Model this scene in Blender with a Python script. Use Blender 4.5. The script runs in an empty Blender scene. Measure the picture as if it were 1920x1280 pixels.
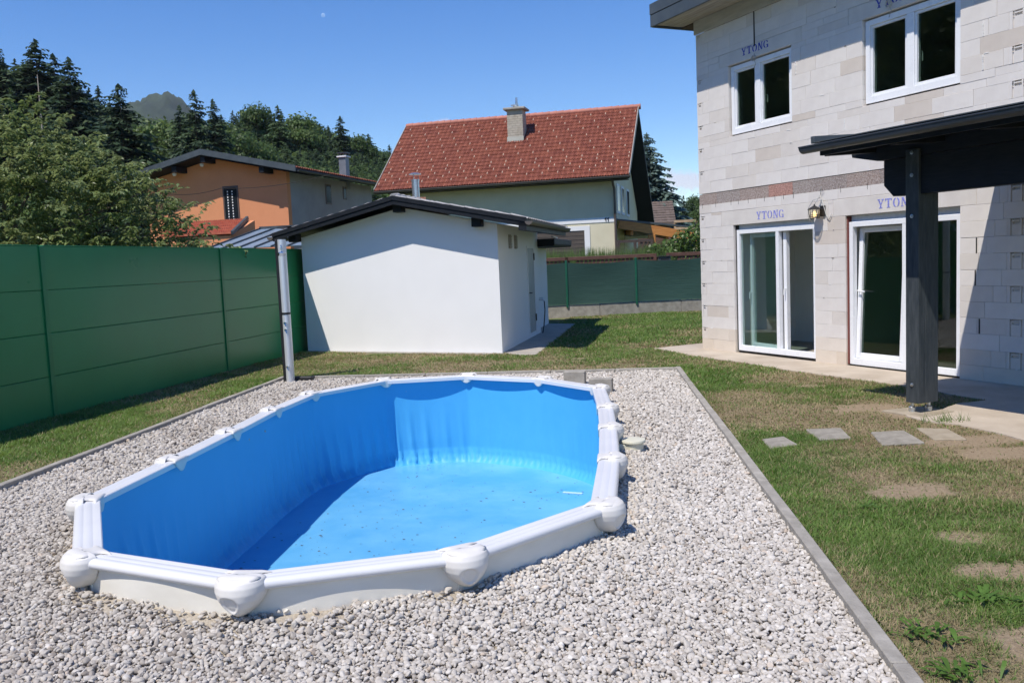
import bpy, bmesh, math, random
import numpy as np
from mathutils import Vector, Matrix, Euler
from mathutils.geometry import tessellate_polygon

random.seed(7)
RNG = np.random.default_rng(7)
scene = bpy.context.scene
COL = scene.collection
rad = math.radians

# ------------------------------------------------------------------ camera
F_PX, PITCH, ROLL, HC = 1650.0, rad(5.21), rad(-2.43), 1.75
up_c = np.array([math.sin(ROLL) * math.cos(PITCH), -math.cos(ROLL) * math.cos(PITCH), -math.sin(PITCH)])
fw_c = np.array([0, 0, 1.0]) - up_c * up_c[2]
fw_c /= np.linalg.norm(fw_c)
rt_c = np.cross(fw_c, up_c)
rt_c /= np.linalg.norm(rt_c)
if rt_c[0] < 0:
    rt_c = -rt_c
CM = np.stack([rt_c, fw_c, up_c])
cam_d = bpy.data.cameras.new('camera')
cam = bpy.data.objects.new('camera', cam_d)
COL.objects.link(cam)
right, upv, back = CM @ np.array([1, 0, 0]), CM @ np.array([0, -1, 0]), CM @ np.array([0, 0, -1])
mw = Matrix.Identity(4)
for i in range(3):
    mw[i][0], mw[i][1], mw[i][2] = right[i], upv[i], back[i]
mw[2][3] = HC
cam.matrix_world = mw
cam_d.sensor_width = 36
cam_d.lens = F_PX / 1920 * 36
cam_d.clip_start = 0.05
cam_d.clip_end = 6000
scene.camera = cam

# ------------------------------------------------------------------ sky, sun, exposure
SUN_AZ, SUN_T = rad(42), 0.61
LDIR = Vector((SUN_T * math.sin(SUN_AZ), SUN_T * math.cos(SUN_AZ), -1.0))     # the way the light travels
world = bpy.data.worlds.new('World')
scene.world = world
world.use_nodes = True
wn = world.node_tree.nodes
sky = wn.new('ShaderNodeTexSky')
sky.sky_type = 'NISHITA'
sky.sun_disc = False
sky.sun_elevation = math.atan(1 / SUN_T)
sky.sun_rotation = math.atan2(-LDIR.x, -LDIR.y)
sky.altitude = 450
sky.air_density = 1.0
sky.dust_density = 0.0
sky.ozone_density = 2.6
bg = wn['Background']
bg.inputs['Strength'].default_value = 0.15
grade = wn.new('ShaderNodeHueSaturation')               # the camera's own saturated rendering of the clear sky
grade.inputs['Saturation'].default_value = 1.36
grade.inputs['Hue'].default_value = 0.512
grade.inputs['Value'].default_value = 0.90
world.node_tree.links.new(sky.outputs[0], grade.inputs['Color'])
WL_ = world.node_tree.links
wtc = wn.new('ShaderNodeTexCoord')
wnz = wn.new('ShaderNodeTexNoise')
wnz.inputs['Scale'].default_value = 55
wnz.inputs['Detail'].default_value = 7
WL_.new(wtc.outputs['Generated'], wnz.inputs['Vector'])
sky_col = grade.outputs[0]
# two small fair-weather clouds low over the horizon: (pixel-free) compass azimuth and height in degrees, half sizes
for az_d, el_d, sx, sz in ((-3.9, 8.7, 0.0125, 0.0085), (11.3, 4.45, 0.030, 0.018)):
    az_r, el_r = rad(az_d), rad(el_d)
    c_ = (math.sin(az_r) * math.cos(el_r), math.cos(az_r) * math.cos(el_r), math.sin(el_r))
    v1 = wn.new('ShaderNodeVectorMath')
    v1.operation = 'SUBTRACT'
    v1.inputs[1].default_value = c_
    WL_.new(wtc.outputs['Generated'], v1.inputs[0])
    v2 = wn.new('ShaderNodeVectorMath')
    v2.operation = 'MULTIPLY'
    v2.inputs[1].default_value = (1 / sx, 1 / sx, 1 / sz)
    WL_.new(v1.outputs[0], v2.inputs[0])
    v3 = wn.new('ShaderNodeVectorMath')
    v3.operation = 'LENGTH'
    WL_.new(v2.outputs[0], v3.inputs[0])
    m1 = wn.new('ShaderNodeMath')
    m1.operation = 'MULTIPLY_ADD'
    m1.inputs[1].default_value = 3.0
    m1.inputs[2].default_value = -0.75
    WL_.new(wnz.outputs['Fac'], m1.inputs[0])
    m2 = wn.new('ShaderNodeMath')
    m2.operation = 'SUBTRACT'
    WL_.new(m1.outputs[0], m2.inputs[0])
    WL_.new(v3.outputs['Value'], m2.inputs[1])
    mr_ = wn.new('ShaderNodeMapRange')
    mr_.interpolation_type = 'SMOOTHSTEP'
    mr_.inputs['From Min'].default_value = -0.35
    mr_.inputs['From Max'].default_value = 0.35
    mr_.inputs['To Max'].default_value = 0.62
    WL_.new(m2.outputs[0], mr_.inputs['Value'])
    mxc = wn.new('ShaderNodeMix')
    mxc.data_type = 'RGBA'
    mxc.inputs['B'].default_value = (4.6, 4.1, 4.7, 1)
    WL_.new(mr_.outputs[0], mxc.inputs['Factor'])
    WL_.new(sky_col, mxc.inputs['A'])
    sky_col = mxc.outputs['Result']
WL_.new(sky_col, bg.inputs['Color'])
sun_d = bpy.data.lights.new('sun', 'SUN')
sun_d.energy = 4.35
sun_d.angle = rad(0.5)
sun_d.color = (1.0, 0.93, 0.835)
sun = bpy.data.objects.new('sun', sun_d)
COL.objects.link(sun)
sun.rotation_euler = LDIR.to_track_quat('-Z', 'Y').to_euler()
sun.location = (-20, -20, 40)
scene.view_settings.view_transform = 'Standard'
scene.view_settings.look = 'None'
scene.view_settings.exposure = 0.26
scene.view_settings.gamma = 1.0
scene.view_settings.use_curve_mapping = False
scene.render.engine = 'CYCLES'
scene.cycles.max_bounces = 8
scene.cycles.diffuse_bounces = 4
scene.cycles.transparent_max_bounces = 12
scene.cycles.use_denoising = True


# ------------------------------------------------------------------ measuring helpers (surveying the place from the camera station)
def ray(p):
    return CM @ np.array([(p[0] - 960) / F_PX, (p[1] - 640) / F_PX, 1.0])


def gr(p, z=0.0):
    d = ray(p)
    t = (z - HC) / d[2]
    return np.array([0, 0, HC]) + t * d


def at_y(p, Y):
    d = ray(p)
    return np.array([0, 0, HC]) + d * (Y / d[1])


# ------------------------------------------------------------------ materials
MATS = {}


def M(name, c1, c2=None, scale=4.0, detail=5, rough=0.8, bump=0.0, bscale=60.0, metal=0.0, objvar=0.0, spec=0.5,
      stretch=(1, 1, 1), lo=0.35, hi=0.65, tint=None, coat=0.0, useobjcol=False):
    if name in MATS:
        return MATS[name]
    m = bpy.data.materials.new(name)
    m.use_nodes = True
    nt = m.node_tree
    N, Lk = nt.nodes, nt.links
    b = N['Principled BSDF']
    b.inputs['Roughness'].default_value = rough
    b.inputs['Metallic'].default_value = metal
    b.inputs['Specular IOR Level'].default_value = spec
    if coat:
        b.inputs['Coat Weight'].default_value = coat
        b.inputs['Coat Roughness'].default_value = 0.12
    tc = N.new('ShaderNodeTexCoord')
    mp = N.new('ShaderNodeMapping')
    mp.inputs['Scale'].default_value = stretch
    Lk.new(tc.outputs['Object'], mp.inputs['Vector'])
    col = None
    if c2 is not None:
        nz = N.new('ShaderNodeTexNoise')
        nz.inputs['Scale'].default_value = scale
        nz.inputs['Detail'].default_value = detail
        nz.inputs['Roughness'].default_value = 0.62
        Lk.new(mp.outputs[0], nz.inputs['Vector'])
        rp = N.new('ShaderNodeValToRGB')
        rp.color_ramp.elements[0].position = lo
        rp.color_ramp.elements[0].color = (*c1, 1)
        rp.color_ramp.elements[1].position = hi
        rp.color_ramp.elements[1].color = (*c2, 1)
        Lk.new(nz.outputs['Fac'], rp.inputs['Fac'])
        col = rp.outputs['Color']
        rr = N.new('ShaderNodeMapRange')
        rr.inputs['To Min'].default_value = max(0.02, rough - 0.08)
        rr.inputs['To Max'].default_value = min(1.0, rough + 0.08)
        Lk.new(nz.outputs['Fac'], rr.inputs['Value'])
        Lk.new(rr.outputs[0], b.inputs['Roughness'])
    else:
        rgb = N.new('ShaderNodeRGB')
        rgb.outputs[0].default_value = (*c1, 1)
        col = rgb.outputs[0]
    if useobjcol:
        oi = N.new('ShaderNodeObjectInfo')
        mx = N.new('ShaderNodeMix')
        mx.data_type = 'RGBA'
        mx.blend_type = 'MULTIPLY'
        mx.inputs['Factor'].default_value = 1
        Lk.new(col, mx.inputs['A'])
        Lk.new(oi.outputs['Color'], mx.inputs['B'])
        col = mx.outputs['Result']
    if objvar:
        oi = N.new('ShaderNodeObjectInfo')
        mr = N.new('ShaderNodeMapRange')
        mr.inputs['To Min'].default_value = 1 - objvar
        mr.inputs['To Max'].default_value = 1 + objvar
        Lk.new(oi.outputs['Random'], mr.inputs['Value'])
        hs = N.new('ShaderNodeHueSaturation')
        Lk.new(mr.outputs[0], hs.inputs['Value'])
        Lk.new(col, hs.inputs['Color'])
        col = hs.outputs['Color']
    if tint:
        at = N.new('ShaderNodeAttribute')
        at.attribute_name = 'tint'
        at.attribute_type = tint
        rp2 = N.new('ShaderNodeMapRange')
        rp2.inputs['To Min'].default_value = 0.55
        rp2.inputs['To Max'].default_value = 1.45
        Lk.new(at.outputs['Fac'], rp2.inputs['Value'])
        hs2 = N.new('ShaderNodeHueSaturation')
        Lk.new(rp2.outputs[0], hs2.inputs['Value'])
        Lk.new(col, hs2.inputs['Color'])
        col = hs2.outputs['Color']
    Lk.new(col, b.inputs['Base Color'])
    if bump:
        nb = N.new('ShaderNodeTexNoise')
        nb.inputs['Scale'].default_value = bscale
        nb.inputs['Detail'].default_value = 6
        Lk.new(mp.outputs[0], nb.inputs['Vector'])
        bp = N.new('ShaderNodeBump')
        bp.inputs['Strength'].default_value = bump
        bp.inputs['Distance'].default_value = 0.02
        Lk.new(nb.outputs['Fac'], bp.inputs['Height'])
        Lk.new(bp.outputs[0], b.inputs['Normal'])
    MATS[name] = m
    return m


def leaf_mat(name, c1, c2, trans=0.35, rough=0.5, scale=0.5):
    """two-tone foliage, a random value per leaf, light passing through the blades"""
    if name in MATS:
        return MATS[name]
    m = M(name, c1, c2, scale=scale, detail=3, rough=rough, spec=0.35, tint='GEOMETRY')
    nt = m.node_tree
    b = nt.nodes['Principled BSDF']
    out = nt.nodes['Material Output']
    tr = nt.nodes.new('ShaderNodeBsdfTranslucent')
    src = b.inputs['Base Color'].links[0].from_socket
    hs = nt.nodes.new('ShaderNodeHueSaturation')
    hs.inputs['Hue'].default_value = 0.48
    hs.inputs['Value'].default_value = 1.5
    nt.links.new(src, hs.inputs['Color'])
    nt.links.new(hs.outputs[0], tr.inputs['Color'])
    mx = nt.nodes.new('ShaderNodeMixShader')
    mx.inputs[0].default_value = trans
    nt.links.new(b.outputs[0], mx.inputs[1])
    nt.links.new(tr.outputs[0], mx.inputs[2])
    nt.links.new(mx.outputs[0], out.inputs['Surface'])
    return m


def glass_mat(name, tintc=(0.9, 0.97, 0.95), refl=1.0, ior=1.8):
    if name in MATS:
        return MATS[name]
    m = bpy.data.materials.new(name)
    m.use_nodes = True
    nt = m.node_tree
    nt.nodes.remove(nt.nodes['Principled BSDF'])
    out = nt.nodes['Material Output']
    t = nt.nodes.new('ShaderNodeBsdfTransparent')
    t.inputs[0].default_value = (*tintc, 1)
    g = nt.nodes.new('ShaderNodeBsdfGlossy')
    g.inputs['Roughness'].default_value = 0.012
    g.inputs['Color'].default_value = (refl, refl, refl, 1)
    r0 = ((ior - 1) / (ior + 1)) ** 2                    # Schlick reflectance, the same from both sides of the pane
    lw = nt.nodes.new('ShaderNodeLayerWeight')
    lw.inputs['Blend'].default_value = 0.5
    pw = nt.nodes.new('ShaderNodeMath')
    pw.operation = 'POWER'
    pw.inputs[1].default_value = 5.0
    nt.links.new(lw.outputs['Facing'], pw.inputs[0])
    fr = nt.nodes.new('ShaderNodeMath')
    fr.operation = 'MULTIPLY_ADD'
    fr.inputs[1].default_value = 1 - r0
    fr.inputs[2].default_value = r0
    nt.links.new(pw.outputs[0], fr.inputs[0])
    mx = nt.nodes.new('ShaderNodeMixShader')
    nt.links.new(fr.outputs[0], mx.inputs[0])
    nt.links.new(t.outputs[0], mx.inputs[1])
    nt.links.new(g.outputs[0], mx.inputs[2])
    nt.links.new(mx.outputs[0], out.inputs['Surface'])
    MATS[name] = m
    return m


def emit_mat(name, c, s):
    m = bpy.data.materials.new(name)
    m.use_nodes = True
    b = m.node_tree.nodes['Principled BSDF']
    b.inputs['Base Color'].default_value = (*c, 1)
    b.inputs['Emission Color'].default_value = (*c, 1)
    b.inputs['Emission Strength'].default_value = s
    MATS[name] = m
    return m


# ------------------------------------------------------------------ mesh builder
class MB:
    def __init__(self):
        self.v, self.f = [], []

    def quad(self, *pts):
        i = len(self.v)
        self.v += [tuple(p) for p in pts]
        self.f.append(tuple(range(i, i + len(pts))))

    def box(self, x0, x1, y0, y1, z0, z1):
        i = len(self.v)
        self.v += [(x0, y0, z0), (x1, y0, z0), (x1, y1, z0), (x0, y1, z0), (x0, y0, z1), (x1, y0, z1), (x1, y1, z1), (x0, y1, z1)]
        self.f += [tuple(i + k for k in q) for q in ((0, 3, 2, 1), (4, 5, 6, 7), (0, 1, 5, 4), (1, 2, 6, 5), (2, 3, 7, 6), (3, 0, 4, 7))]
        return self

    def bar(self, a, b, w, h, upd=(0, 0, 1)):
        """rectangular bar from a to b, w across, h along upd"""
        a, b, u = Vector(a), Vector(b), Vector(upd)
        d = (b - a).normalized()
        s = d.cross(u).normalized() * (w / 2)
        u = s.cross(d).normalized() * (h / 2)
        i = len(self.v)
        for p in (a, b):
            self.v += [tuple(p - s - u), tuple(p + s - u), tuple(p + s + u), tuple(p - s + u)]
        self.f += [tuple(i + k for k in q) for q in ((0, 3, 2, 1), (4, 5, 6, 7), (0, 1, 5, 4), (1, 2, 6, 5), (2, 3, 7, 6), (3, 0, 4, 7))]
        return self

    def tube(self, pts, r, n=8, caps=True):
        pts = [Vector(p) for p in pts]
        rs = r if isinstance(r, (list, tuple)) else [r] * len(pts)
        base = len(self.v)
        pu = None
        for k, p in enumerate(pts):
            d = (pts[min(k + 1, len(pts) - 1)] - pts[max(k - 1, 0)]).normalized()
            if pu is None:
                pu = d.orthogonal().normalized()
            else:
                pu = (pu - d * pu.dot(d))
                pu = pu.normalized() if pu.length > 1e-6 else d.orthogonal().normalized()
            w = d.cross(pu)
            for j in range(n):
                a = 2 * math.pi * j / n
                self.v.append(tuple(p + (pu * math.cos(a) + w * math.sin(a)) * rs[k]))
        for k in range(len(pts) - 1):
            for j in range(n):
                a, b = base + k * n + j, base + k * n + (j + 1) % n
                self.f.append((a, b, b + n, a + n))
        if caps:
            self.f.append(tuple(base + j for j in reversed(range(n))))
            e = base + (len(pts) - 1) * n
            self.f.append(tuple(e + j for j in range(n)))
        return self

    def prism(self, poly, mapper, d0, d1):
        """polygon (list of 2-D points, counter-clockwise) pushed from depth d0 to d1; mapper(a, b, d) gives the 3-D point"""
        i, n = len(self.v), len(poly)
        self.v += [tuple(mapper(a, b, d0)) for a, b in poly] + [tuple(mapper(a, b, d1)) for a, b in poly]
        tris = tessellate_polygon([[Vector((a, b, 0)) for a, b in poly]])
        for t in tris:
            self.f.append(tuple(i + k for k in t))
            self.f.append(tuple(i + n + k for k in reversed(t)))
        for k in range(n):
            self.f.append((i + k, i + (k + 1) % n, i + n + (k + 1) % n, i + n + k))
        return self

    def lathe(self, prof, n=16, c=(0, 0, 0)):
        base = len(self.v)
        for r, z in prof:
            for j in range(n):
                a = 2 * math.pi * j / n
                self.v.append((c[0] + r * math.cos(a), c[1] + r * math.sin(a), c[2] + z))
        for k in range(len(prof) - 1):
            for j in range(n):
                a, b = base + k * n + j, base + k * n + (j + 1) % n
                self.f.append((a, b, b + n, a + n))
        self.f.append(tuple(base + j for j in reversed(range(n))))
        e = base + (len(prof) - 1) * n
        self.f.append(tuple(e + j for j in range(n)))
        return self

    def mesh(self, name, mat, smooth=False, bevel=0.0, seg=1, fix=True):
        me = bpy.data.meshes.new(name)
        me.from_pydata(self.v, [], self.f)
        if fix or bevel:
            bm = bmesh.new()
            bm.from_mesh(me)
            if fix:
                bmesh.ops.recalc_face_normals(bm, faces=bm.faces)
            if bevel:
                bmesh.ops.remove_doubles(bm, verts=bm.verts, dist=1e-5)
                es = [e for e in bm.edges if len(e.link_faces) == 2 and e.calc_face_angle(0) > 0.5]
                bmesh.ops.bevel(bm, geom=es, offset=bevel, segments=seg, affect='EDGES', profile=0.6, clamp_overlap=True)
            bm.to_mesh(me)
            bm.free()
        if smooth:
            me.polygons.foreach_set('use_smooth', [True] * len(me.polygons))
            if smooth != 'all':
                try:
                    me.set_sharp_from_angle(angle=rad(40))
                except Exception:
                    pass
        me.materials.append(mat)
        return me

    def build(self, name, mat, parent=None, smooth=False, bevel=0.0, seg=1, fix=True):
        return obj(name, self.mesh(name, mat, smooth, bevel, seg, fix), parent)


def obj(name, me, parent=None):
    o = bpy.data.objects.new(name, me)
    COL.objects.link(o)
    if parent is not None:
        o.parent = parent
    return o


def tag(o, label, cat, group=None, kind=None):
    o['label'] = label
    if cat:
        o['category'] = cat
    if group:
        o['group'] = group
    if kind:
        o['kind'] = kind
    return o


def thing(name, label, cat, loc=(0, 0, 0), rz=0.0, group=None, kind=None):
    o = bpy.data.objects.new(name, None)
    o.empty_display_size = 0.2
    COL.objects.link(o)
    o.location = loc
    o.rotation_euler = (0, 0, rz)
    return tag(o, label, cat, group, kind)


def copy_tree(src, parent=None):
    c = src.copy()
    COL.objects.link(c)
    c.parent = parent
    for ch in list(src.children):
        copy_tree(ch, c)
    return c


def mesh_np(name, verts, faces, mat, tint=None, smooth=False):
    """big meshes straight from numpy; faces (n,3) or (n,4)"""
    me = bpy.data.meshes.new(name)
    nv, nf, k = len(verts), len(faces), faces.shape[1]
    me.vertices.add(nv)
    me.vertices.foreach_set('co', np.asarray(verts, np.float32).ravel())
    me.loops.add(nf * k)
    me.loops.foreach_set('vertex_index', np.asarray(faces, np.int32).ravel())
    me.polygons.add(nf)
    me.polygons.foreach_set('loop_start', np.arange(0, nf * k, k, dtype=np.int32))
    me.polygons.foreach_set('loop_total', np.full(nf, k, np.int32))
    if smooth:
        me.polygons.foreach_set('use_smooth', np.ones(nf, bool))
    me.update(calc_edges=True)
    if tint is not None:
        a = me.attributes.new('tint', 'FLOAT', 'FACE')
        a.data.foreach_set('value', np.asarray(tint, np.float32))
    me.materials.append(mat)
    return me


def vnoise(x, y, seed=0):
    """cheap smooth value noise on numpy arrays, 0..1"""
    x, y = np.asarray(x, float), np.asarray(y, float)
    xi, yi = np.floor(x).astype(int), np.floor(y).astype(int)
    fx, fy = x - xi, y - yi
    fx, fy = fx * fx * (3 - 2 * fx), fy * fy * (3 - 2 * fy)

    def h(a, b):
        n = (a * 374761393 + b * 668265263 + seed * 1442695041) & 0x7fffffff
        n = ((n ^ (n >> 13)) * 1274126177) & 0x7fffffff
        return ((n ^ (n >> 16)) & 0xffff) / 65535.0
    return (h(xi, yi) * (1 - fx) + h(xi + 1, yi) * fx) * (1 - fy) + (h(xi, yi + 1) * (1 - fx) + h(xi + 1, yi + 1) * fx) * fy


def fbm(x, y, seed=0, o=4):
    s, a, t = 0, 0.5, 0
    for k in range(o):
        s = s + a * vnoise(np.asarray(x) * 2 ** k, np.asarray(y) * 2 ** k, seed + k)
        t += a
        a *= 0.5
    return s / t


def inside(px, py, poly):
    px, py = np.asarray(px), np.asarray(py)
    c = np.zeros(px.shape, bool)
    n = len(poly)
    for i in range(n):
        x0, y0 = poly[i][:2]
        x1, y1 = poly[(i + 1) % n][:2]
        if abs(y1 - y0) < 1e-12:
            continue
        cond = ((y0 > py) != (y1 > py)) & (px < (x1 - x0) * (py - y0) / (y1 - y0) + x0)
        c ^= cond
    return c


def fill_loops(name, loops, mat, parent=None, skirt=0.0):
    """flat sheet with holes; loops = list of 3-D point lists (outer first)"""
    bm = bmesh.new()
    es = []
    for lp in loops:
        vs = [bm.verts.new(p) for p in lp]
        es += [bm.edges.new((vs[i], vs[(i + 1) % len(vs)])) for i in range(len(vs))]
    bmesh.ops.triangle_fill(bm, use_beauty=True, use_dissolve=False, edges=es)
    bmesh.ops.recalc_face_normals(bm, faces=bm.faces)
    if bm.faces and sum(f.normal.z for f in bm.faces) < 0:
        bmesh.ops.reverse_faces(bm, faces=bm.faces)
    if skirt:
        be = [e for e in bm.edges if e.is_boundary]
        for e in be:
            a, b = e.verts
            bm.faces.new([bm.verts.new(a.co), bm.verts.new(b.co), bm.verts.new(b.co - Vector((0, 0, skirt))), bm.verts.new(a.co - Vector((0, 0, skirt)))])
    me = bpy.data.meshes.new(name)
    bm.to_mesh(me)
    bm.free()
    me.materials.append(mat)
    return obj(name, me, parent)

# ================================================================== GROUND, KERB, GRAVEL
m_conc = M('concrete', (0.27, 0.25, 0.215), (0.39, 0.365, 0.32), scale=7, rough=0.9, bump=0.35, bscale=90, objvar=0.08)
m_white_pvc = M('white_pvc', (0.80, 0.80, 0.80), (0.84, 0.84, 0.84), scale=3, rough=0.3)


def lawn_material():
    m = bpy.data.materials.new('lawn_soil')
    m.use_nodes = True
    nt = m.node_tree
    N, Lk = nt.nodes, nt.links
    b = N['Principled BSDF']
    b.inputs['Roughness'].default_value = 0.95
    tc = N.new('ShaderNodeTexCoord')

    def noise(s, d, off=0):
        n = N.new('ShaderNodeTexNoise')
        n.inputs['Scale'].default_value = s
        n.inputs['Detail'].default_value = d
        n.inputs['Roughness'].default_value = 0.65
        mp = N.new('ShaderNodeMapping')
        mp.inputs['Location'].default_value = (off, off, 0)
        Lk.new(tc.outputs['Object'], mp.inputs[0])
        Lk.new(mp.outputs[0], n.inputs['Vector'])
        return n.outputs['Fac']

    def ramp(f, stops):
        r = N.new('ShaderNodeValToRGB')
        while len(r.color_ramp.elements) < len(stops):
            r.color_ramp.elements.new(0.5)
        for e, (p, c) in zip(r.color_ramp.elements, stops):
            e.position = p
            e.color = (*c, 1)
        Lk.new(f, r.inputs[0])
        return r.outputs[0]
    green = ramp(noise(60, 6), [(0.3, (0.055, 0.090, 0.022)), (0.5, (0.100, 0.145, 0.038)), (0.72, (0.19, 0.185, 0.07))])
    dry = ramp(noise(90, 6, 3), [(0.3, (0.17, 0.125, 0.07)), (0.6, (0.29, 0.225, 0.13)), (0.8, (0.36, 0.30, 0.19))])
    dirtc = ramp(noise(35, 9, 7), [(0.3, (0.235, 0.17, 0.105)), (0.55, (0.33, 0.25, 0.16)), (0.8, (0.43, 0.34, 0.235))])

    def attr_fac(nm):
        a = N.new('ShaderNodeAttribute')
        a.attribute_name = nm
        return a.outputs['Fac']
    mx = N.new('ShaderNodeMix')
    mx.data_type = 'RGBA'
    Lk.new(attr_fac('dry'), mx.inputs['Factor'])
    Lk.new(green, mx.inputs['A'])
    Lk.new(dry, mx.inputs['B'])
    mx2 = N.new('ShaderNodeMix')
    mx2.data_type = 'RGBA'
    Lk.new(attr_fac('dirt'), mx2.inputs['Factor'])
    Lk.new(mx.outputs['Result'], mx2.inputs['A'])
    Lk.new(dirtc, mx2.inputs['B'])
    Lk.new(mx2.outputs['Result'], b.inputs['Base Color'])
    bp = N.new('ShaderNodeBump')
    bp.inputs['Strength'].default_value = 0.8
    bp.inputs['Distance'].default_value = 0.03
    Lk.new(noise(45, 8, 5), bp.inputs['Height'])
    Lk.new(bp.outputs[0], b.inputs['Normal'])
    return m


m_lawn = lawn_material()
KT = 0.03                                            # kerb top above the lawn level
kTL, kTR = np.array([-3.80, 14.39]), np.array([2.575, 13.46])
kR0 = gr((1735.6, 1280), KT)[:2]
kL0 = gr((0, 905), KT)[:2]
dR = (kR0 - kTR) / np.linalg.norm(kR0 - kTR)
dL = (kL0 - kTL) / np.linalg.norm(kL0 - kTL)
kR1 = kTR + dR * 16.0
kL1 = kTL + dL * 17.0
BED = [tuple(kL1), tuple(kR1), tuple(kTR), tuple(kTL)]          # outer edge of the gravel bed, counter-clockwise
GZ = -0.035
fill_loops('ground', [[(-900, -900, -0.02), (900, -900, -0.02), (900, 1700, -0.02), (-900, 1700, -0.02)], [(x, y, -0.02) for x, y in BED]], m_lawn)
tag(bpy.data.objects['ground'], 'open grassy ground of the valley reaching past the fences and houses', 'ground', kind='structure')

kerb = thing('kerb', 'narrow grey concrete edging round the white gravel bed', 'kerb', kind='structure')


def kerb_run(a, b, first=0.0):
    a, b = np.array(a), np.array(b)
    L = np.linalg.norm(b - a)
    d = (b - a) / L
    nrm = np.array([d[1], -d[0]])
    cache = {}
    s = 0.0
    while s < L - 0.02:
        l = min(1.0, L - s) - 0.005
        if l < 0.03:
            break
        key = round(l, 2)
        if key not in cache:
            cache[key] = MB().box(0, l, 0, 0.072, -0.18, KT).mesh('kerb_stone', m_conc, bevel=0.006)
        o = obj('kerb_stone', cache[key], kerb)
        p = a + d * s
        o.location = (p[0], p[1], random.uniform(-0.003, 0.003))
        o.rotation_euler = (0, 0, math.atan2(d[1], d[0]) + random.uniform(-0.004, 0.004))
        s += 1.0


kerb_run(kR1, kTR)                                   # bodies lie on the gravel side of the outer edge
kerb_run(kTR + dR * 0.074, kTL + dL * 0.074)
kerb_run(kTL, kL1)

# ------------------------------------------------------------------ pool outline
RIM = 0.225
CAPS_PX = [(165, 1040), (455, 1085), (868, 1035), (1130, 945), (1142, 858), (1140, 800), (1135, 762), (1122, 726), (1017, 710), (877, 704),
           (720, 713), (582, 738), (510, 768), (430, 809), (322, 862), (165, 937)]
CAPS = [gr(p, 0.22)[:2] for p in CAPS_PX]
NC = len(CAPS)


def cr(i, t):
    p0, p1, p2, p3 = CAPS[(i - 1) % NC], CAPS[i % NC], CAPS[(i + 1) % NC], CAPS[(i + 2) % NC]
    return 0.5 * ((2 * p1) + (-p0 + p2) * t + (2 * p0 - 5 * p1 + 4 * p2 - p3) * t * t + (-p0 + 3 * p1 - 3 * p2 + p3) * t ** 3)


def pool_curve(n_per):
    pts = np.array([0.55 * cr(i, k / n_per) + 0.45 * (CAPS[i] + (CAPS[(i + 1) % NC] - CAPS[i]) * (k / n_per)) for i in range(NC) for k in range(n_per)])
    d = np.roll(pts, -1, 0) - np.roll(pts, 1, 0)
    d /= np.linalg.norm(d, axis=1)[:, None]
    nn = np.stack([d[:, 1], -d[:, 0]], 1)             # outward normals
    for _ in range(max(1, n_per // 8)):
        nn = (np.roll(nn, 1, 0) + nn + np.roll(nn, -1, 0))
        nn /= np.linalg.norm(nn, axis=1)[:, None]
    return pts - nn * 0.022, nn


pc, pn = pool_curve(6)
hole = pc + pn * 0.012
m_bed = M('gravel_bed', (0.33, 0.285, 0.225), (0.47, 0.42, 0.34), scale=30, detail=8, rough=0.95, bump=0.7, bscale=70)
ringo = pc + pn * 0.6
gb = fill_loops('gravel_bed', [[(x, y, GZ) for x, y in BED], [(x, y, GZ) for x, y in ringo]], m_bed)
v = [(x, y, GZ + 0.058) for x, y in hole] + [(x, y, GZ + 0.045) for x, y in pc + pn * 0.18] + [(x, y, GZ) for x, y in ringo]
n_ = len(hole)
bmr = bmesh.new()
bmr.from_mesh(gb.data)
vs = [bmr.verts.new(p) for p in v]
for r_ in range(2):
    for k in range(n_):
        bmr.faces.new((vs[r_ * n_ + k], vs[(r_ + 1) * n_ + k], vs[(r_ + 1) * n_ + (k + 1) % n_], vs[r_ * n_ + (k + 1) % n_]))
bmesh.ops.recalc_face_normals(bmr, faces=bmr.faces)
bmr.to_mesh(gb.data)
bmr.free()
tag(gb, 'sandy bed under the white gravel round the pool', 'gravel bed', kind='structure')

# ------------------------------------------------------------------ gravel (tens of thousands of pebbles: one object, geometry nodes)


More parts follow.
